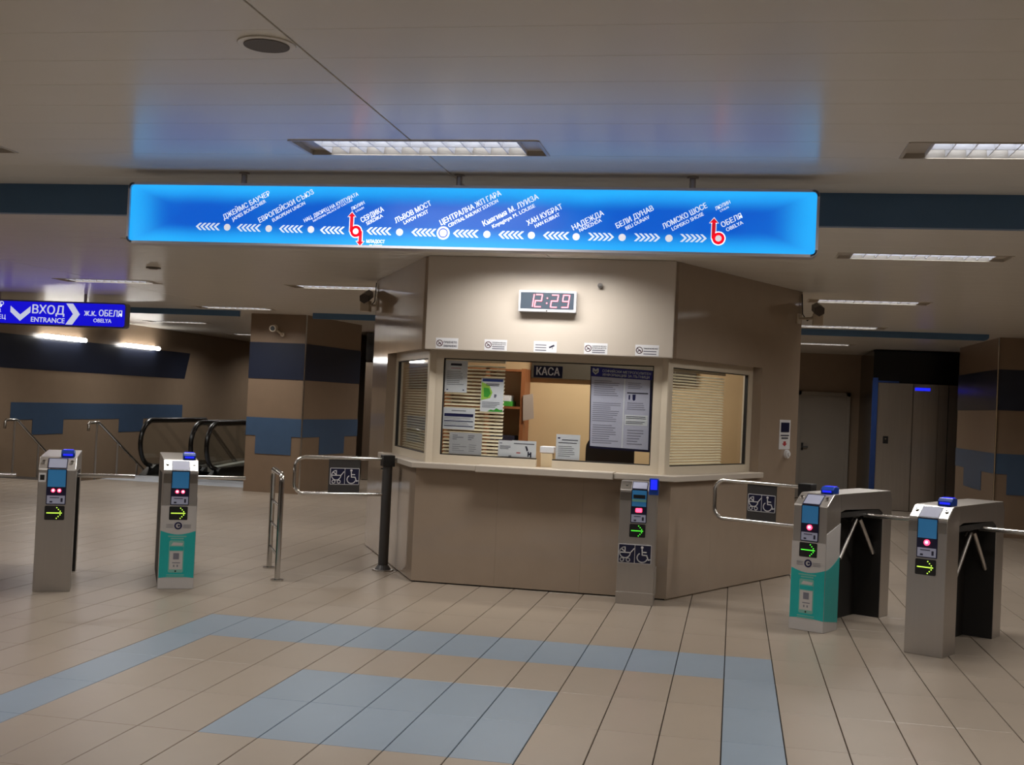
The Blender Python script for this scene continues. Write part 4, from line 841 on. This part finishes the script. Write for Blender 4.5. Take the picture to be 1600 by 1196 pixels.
def turnstile(name, label, loc, rz, lamps, wrap=False, white_top=False, sticker=False, greenm=LEDG, group='turnstiles'):
    t = thing(name, label, 'turnstile', loc, rz, group)
    # pedestals and bridge
    b = MB(); b.prism([(0, .0), (.24, 0), (.24, TH), (.125, TH), (.105, 1.012), (.006, .938), (0, .926)], 0, TW, 'x'); obj('front_pedestal', b, STEEL, t, True, bevel=.004)
    b = MB(); b.prism([(1.06, 0), (TL, 0), (TL, .95), (1.2, TH), (1.06, TH)], 0, TW, 'x'); obj('rear_pedestal', b, STEEL, t, True, bevel=.004)
    b = MB(); b.prism([(.2401, .885), (.32, .9), (.98, .88), (1.0599, .845), (1.0599, TH), (.2401, TH)], 0.0, TW, 'x'); obj('bridge', b, STEEL, t, True)
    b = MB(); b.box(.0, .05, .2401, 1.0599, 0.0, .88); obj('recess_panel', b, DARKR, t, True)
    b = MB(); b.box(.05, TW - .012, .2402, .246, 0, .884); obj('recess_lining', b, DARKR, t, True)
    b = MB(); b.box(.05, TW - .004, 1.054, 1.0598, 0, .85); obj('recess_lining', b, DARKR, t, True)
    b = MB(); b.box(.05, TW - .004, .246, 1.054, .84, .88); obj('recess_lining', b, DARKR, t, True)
    # sloped top plate with display and locks
    ang = math.atan2(1.012 - .938, .099); Ms = Matrix.Translation((0, .006, .938)) @ Matrix.Rotation(ang, 4, 'X')
    pl = .1236
    if white_top:
        b = MB(); b.box(.004, TW - .004, .002, pl - .002, 0, .003, Ms).box(.004, TW - .004, -.004, .0, .84, .912); tp = obj('top_plate', b, STEELL, t, True)
    b = MB(); b.box(.063, .205, -.002, pl - .006, .003, .005, Ms); dp = obj('display', b, NAVY, t, True)
    b = MB(); b.box(.07, .198, .006, pl - .014, .005, .006, Ms); obj('screen', b, LCD, dp, True)
    for x in (.032, .236):
        b = MB(); b.cyl((x, pl * .62, 0), (x, pl * .62, .012), .013, 12, Ms); lk = obj('lock', b, STEELL, t, True, smooth=True)
        b = MB(); b.cyl((x, pl * .62, .012), (x, pl * .62, .0135), .006, 8, Ms); obj('keyhole', b, DARK, lk, True)
    reader_panel(t, .07, .198, two=lamps, greenm=greenm)
    if sticker:
        b = MB(); b.box(.004, .056, -.002, 0, .835, .905); s = obj('sticker', b, WHITE, t, True)
        b = MB(); b.box(.014, .046, -.003, -.002, .85, .89); obj('sticker_symbol', b, DARK, s, True)
    # blue reader on top
    b = MB(); b.prism([(.125, TH), (.235, TH), (.235, TH + .05), (.15, TH + .055), (.125, TH + .03)], .15, .25, 'x'); rd_ = obj('card_reader', b, BLUEP, t, True, bevel=.005)
    b = MB(); b.box(.163, .237, .156, .226, TH + .0545, TH + .0575); obj('lit_screen', b, SCRN, rd_, True)
    b = MB(); b.box(.165, .235, .1225, .1255, TH + .012, TH + .026); obj('lit_edge', b, SCRN, rd_, True)
    # tripod
    hub = Vector((.17, .72, .84))
    b = MB(); b.cone(hub + Vector((-.08, 0, .05)), hub + Vector((.02, 0, -.02)), .1, .06, 16); h = obj('tripod_hub', b, DARK, t, True)
    for d in (Vector((1, 0, 0)), Vector((0, .707, -.707)), Vector((0, -.707, -.707))):
        b = MB(); p = hub + Vector((.03, 0, 0)) + d * .05
        b.tube([p, p + d * (.45 if d.x else .4), p + d * (.458 if d.x else .408)], .017, 12); obj('arm', b, STEELL if d.x else STEEL, t, True, smooth=True)
    if wrap:
        o_ = .003
        b = MB(); b.prism([(-o_, 0.002), (.238, 0.002), (.238, .8), (.0, .73), (-o_, .73)], TW, TW + o_, 'x').box(-o_, TW + o_, -o_, -.0005, .002, .66); w = obj('advert_wrap', b, VINYL, t, True)
        # teal field, front, with curved edges
        n = 10; top = [(TW * i / n, .462 - .03 * math.sin(math.pi * i / n)) for i in range(n + 1)]; bot = [(TW * i / n, .075 + .022 * math.sin(math.pi * (.2 + .6 * i / n))) for i in range(n + 1)]
        b = MB(); b.prism(bot + top[::-1], -o_ - .001, -o_, 'y'); obj('teal_field', b, TEAL, w, True)
        tops = [(.238 * i / n, .462 + .09 * (i / n) ** 1.6) for i in range(n + 1)]; bots = [(.238 * i / n, .088 - .03 * (i / n)) for i in range(n + 1)]
        b = MB(); b.prism(bots + tops[::-1], TW + o_, TW + o_ + .001, 'x'); obj('teal_field', b, TEAL, w, True)
        ya = -o_ - .002; yb_ = -o_ - .001
        b = MB(); b.prism(rrect(.07, .185, .13, .385, .014, 4), ya, yb_, 'y'); ph = obj('phone_picture', b, TEALP, w, True)
        b = MB(); b.box(.078, .177, ya - .001, ya, .155, .3).prism([(.085, .345), (.17, .345), (.177, .365), (.1, .37)], ya - .001, ya, 'y'); obj('phone_screen', b, VINYL, w, True)
        b = MB(); b.box(.074, .182, ya - .001, ya, .306, .337); obj('phone_banner', b, TEAL, w, True)
        b = MB(); b.box(.105, .15, ya - .002, ya - .001, .235, .285); obj('phone_code', b, INK, w, True)
        b = MB(); b.box(.1, .16, ya - .002, ya - .001, .205, .212).box(.108, .118, ya - .002, ya - .001, .175, .192).box(.135, .145, ya - .002, ya - .001, .175, .192); obj('phone_print', b, INK, w, True)
        b = MB(); b.disc((.127, .142), .007, ya - .001, ya, 10); obj('phone_button', b, DARK, w, True)
        b = MB(); b.box(.06, .2, ya, yb_, .412, .423).box(.08, .18, ya, yb_, .395, .405).box(.06, .195, ya, yb_, .108, .115).box(.06, .19, ya, yb_, .092, .1); obj('slogan_print', b, TEALP, w, True)
        c = (.132, .502); b = MB(); b.ring(c, .024, .011, ya, yb_, 22).disc((c[0] + .004, c[1]), .008, ya, yb_, 10).box(c[0], c[0] + .02, ya, yb_, c[1] - .003, c[1] + .003); obj('emblem', b, INKN, w, True)
        b = MB()
        for k in range(3): b.box(.04, .092, ya, yb_, .488 + .011 * k, .491 + .011 * k).box(.168, .23, ya, yb_, .485 + .011 * k, .488 + .011 * k)
        obj('emblem_print', b, INK, w, True)
    return t
A = math.radians(28.5)
turnstile('turnstile', 'steel turnstile at the left photo edge, only its arm showing', (-5.93, 7.74, 0), A, 2)
turnstile('turnstile', 'bare steel turnstile with a white sticker, left of the advert one', (-5.178, 8.268, 0), A, 2, sticker=True)
turnstile('turnstile', 'turnstile with a teal advert wrap, standing by the escalators', (-4.424, 8.80, 0), A, 2, wrap=True, white_top=True)
turnstile('turnstile', 'turnstile with a teal advert wrap, standing by the lift side', (.465, 9.235, 0), -A, 1, wrap=True, greenm=LEDG2)
turnstile('turnstile', 'bare steel turnstile at the far right of the photo', (1.209, 8.635, 0), -A, 1, white_top=True)

# ---- ticket validator in front of the booth
t = thing('ticket_validator', 'slim steel validator post with pram and wheelchair plate before the booth', 'validator', (-.895, 9.775, 0))
VW = .3
b = MB(); b.prism([(0, 0), (.2, 0), (.2, 1.0), (.1, 1.0), (.085, .995), (.006, .938), (0, .926)], 0, VW, 'x'); obj('body', b, STEEL, t, True, bevel=.004)
b = MB(); b.box(-.003, VW + .003, -.003, .202, 0.0, .1); obj('foot', b, STEEL, t, True, bevel=.002)
b = MB(); b.box(VW, VW + .012, .03, .17, .08, .3); obj('side_hatch', b, STEEL, t, True)
b = MB(); b.box(.003, .09, -.004, .0, .845, .912); tp = obj('top_plate', b, STEELL, t, True)
Ms = Matrix.Translation((0, .006, .938)) @ Matrix.Rotation(math.atan2(.057, .079), 4, 'X')
b = MB(); b.box(.003, .09, .0, .095, .0, .003, Ms); obj('top_plate', b, STEELL, t, True)
b = MB(); b.cyl((.05, .05, .003), (.05, .05, .01), .013, 12, Ms); obj('lock', b, STEELL, t, True)
b = MB(); b.box(.094, .222, -.002, .092, .003, .005, Ms); dp = obj('display', b, NAVY, t, True)
b = MB(); b.box(.1, .216, .005, .085, .005, .006, Ms); obj('screen', b, LCD, dp, True)
p = reader_panel(t, .1, .216, two=3, greenm=LEDG2)
b = MB(); b.box(.11, .206, -.009, -.007, .865, .895); obj('card_slot', b, DARK, p, True)
b = MB(); b.box(.1, .216, -.0095, -.007, .838, .858); obj('slot_lip', b, TEALP, p, True)
b = MB(); b.box(.235, .312, -.035, .03, .9, 1.035); rd_ = obj('card_reader', b, BLUEP, t, True, bevel=.006)
b = MB(); b.box(.247, .3, -.038, -.034, .945, 1.025); obj('lit_screen', b, SCRN, rd_, True)
access_plate(t, .005, .275, .335, .49, -.006)

# ---- swing gates
def swing_gate(name, label, post, d, top, bot, length, plate):
    """post xy; d = unit direction of the arm"""
    ang = math.atan2(d[1], d[0]); t = thing(name, label, 'gate', (post[0], post[1], 0), 0, 'swing gates beside the booth')
    b = MB(); b.cyl((post[0], post[1], .02), (post[0], post[1], .985), .046, 20); obj('post', b, CHAR, t, smooth=True)
    b = MB(); b.box(-.055, .055, -.055, .055, .96, 1.065, Matrix.Translation((post[0], post[1], 0)) @ Matrix.Rotation(ang, 4, 'Z')); obj('cap', b, DARK, t, bevel=.006)
    b = MB(); b.prism([(post[0] + .1 * math.cos(a * math.pi / 4 + .39), post[1] + .1 * math.sin(a * math.pi / 4 + .39)) for a in range(8)], 0, .012); bp_ = obj('base_plate', b, STEEL, t)
    b = MB(); b.cone((post[0], post[1], .012), (post[0], post[1], .05), .075, .05, 20); obj('collar', b, CHAR, t)
    P = lambda s, z: (post[0] + d[0] * s, post[1] + d[1] * s, z)
    r = .09; pts = [P(.05, top), P(length - r, top)]
    for a in range(15, 90, 15): pts.append(P(length - r + r * math.sin(math.radians(a)), top - r + r * math.cos(math.radians(a))))
    pts += [P(length, top - r), P(length, bot + r)]
    for a in range(15, 90, 15): pts.append(P(length - r + r * math.cos(math.radians(a)), bot + r - r * math.sin(math.radians(a))))
    pts += [P(length - r, bot), P(.03, bot)]
    b = MB(); b.tube(pts, .0165, 12); obj('arm', b, STEELL, t, smooth=True)
    b = MB(); b.tube([P(.0, .93), P(.065, .93)], .012, 8); obj('latch', b, STEELL, t, smooth=True)
    # plate frame : local x along viewer-right
    M = Matrix(((-d[0], -(-d[1]) * -1, 0, post[0]), (-d[1], -d[0], 0, post[1]), (0, 0, 1, 0), (0, 0, 0, 1)))
    ex = Vector((-d[0], -d[1], 0)); ey = Vector((d[1], -d[0], 0))   # ey = pointing away from viewer
    if ey.y < 0: ey = -ey
    M = Matrix(((ex.x, ey.x, 0, post[0]), (ex.y, ey.y, 0, post[1]), (0, 0, 1, 0), (0, 0, 0, 1)))
    s0, s1 = plate
    b = MB(); b.box(-s1, -s0, -.004, .004, bot + .012, top - .012, M); pp = obj('sign_board', fixn(b), CHAR, t)
    h = Matrix.Identity(4)
    e = bpy.data.objects.new('x', None)
    w = (s1 - s0); z1 = top - .09; z0 = bot + .085
    b0 = len(bpy.data.objects); bpy.data.objects.remove(e)
    def pobj(nm, mb, m, par):
        mb.v = [tuple(M @ Vector(v)) for v in mb.v]; return obj(nm, fixn(mb), m, par)
    b = MB(); b.prism(rrect(-s1 + .012, -s0 - .006, z0, z1, .008, 3), -.008, -.004, 'y'); ap = pobj('access_plate', b, WHITE, t)
    x0, x1 = -s1 + .012, -s0 - .006; xm = (x0 + x1) / 2; e = .005
    b = MB(); b.box(x0 + e, xm - e / 2, -.009, -.008, z0 + e, z1 - e).box(xm + e / 2, x1 - e, -.009, -.008, z0 + e, z1 - e); pobj('field', b, NAVY, ap)
    k = (z1 - z0) * .95
    b = MB(); stroller(b, (x0 + xm) / 2, (z0 + z1) / 2, k, -.01, -.009); pobj('stroller_symbol', b, WHITE, ap)
    b = MB(); wheelchair(b, (x1 + xm) / 2, (z0 + z1) / 2, k, -.01, -.009); pobj('wheelchair_symbol', b, WHITE, ap)
    return t
dl = Vector((-.606, -.392)).normalized(); swing_gate('swing_gate', 'steel swing gate on a charcoal post left of the booth', (-3.13, 10.64), dl, 1.026, .70, .86, (.26, .55))
dr = Vector((-.58, .31)).normalized(); swing_gate('swing_gate', 'steel swing gate beside the advert turnstile right of the booth', (.585, 9.72), dr, 1.035, .72, .82, (.26, .52))
# ---- inverted U barrier rail
t = thing('barrier_rail', 'polished steel double-post barrier rail left of the swing gate', 'barrier', (-3.93, 9.95, 0))
pa, pb = Vector((-3.758, 9.63, 0)), Vector((-4.098, 10.29, 0)); dd = (pb - pa).normalized()
pts = [pa + Vector((0, 0, .012)), pa + Vector((0, 0, .84))]
for a in range(15, 91, 15): pts.append(pa + dd * .06 * (1 - math.cos(math.radians(a))) + Vector((0, 0, .84 + .06 * math.sin(math.radians(a)))))
for a in range(90, -1, -15): pts.append(pb - dd * .06 * (1 - math.cos(math.radians(a))) + Vector((0, 0, .84 + .06 * math.sin(math.radians(a)))))
pts.append(pb + Vector((0, 0, .012)))
b = MB(); b.tube(pts, .0235, 14); obj('hoop', b, STEELL, t, smooth=True)
for z in (.62, .42, .2):
    b = MB(); b.tube([pa + Vector((0, 0, z)), pb + Vector((0, 0, z))], .012, 10); obj('crossbar', b, STEELL, t, smooth=True)
for p_ in (pa, pb):
    b = MB(); b.cyl(p_, p_ + Vector((0, 0, .012)), .055, 20); obj('foot_plate', b, STEELL, t, smooth=True)
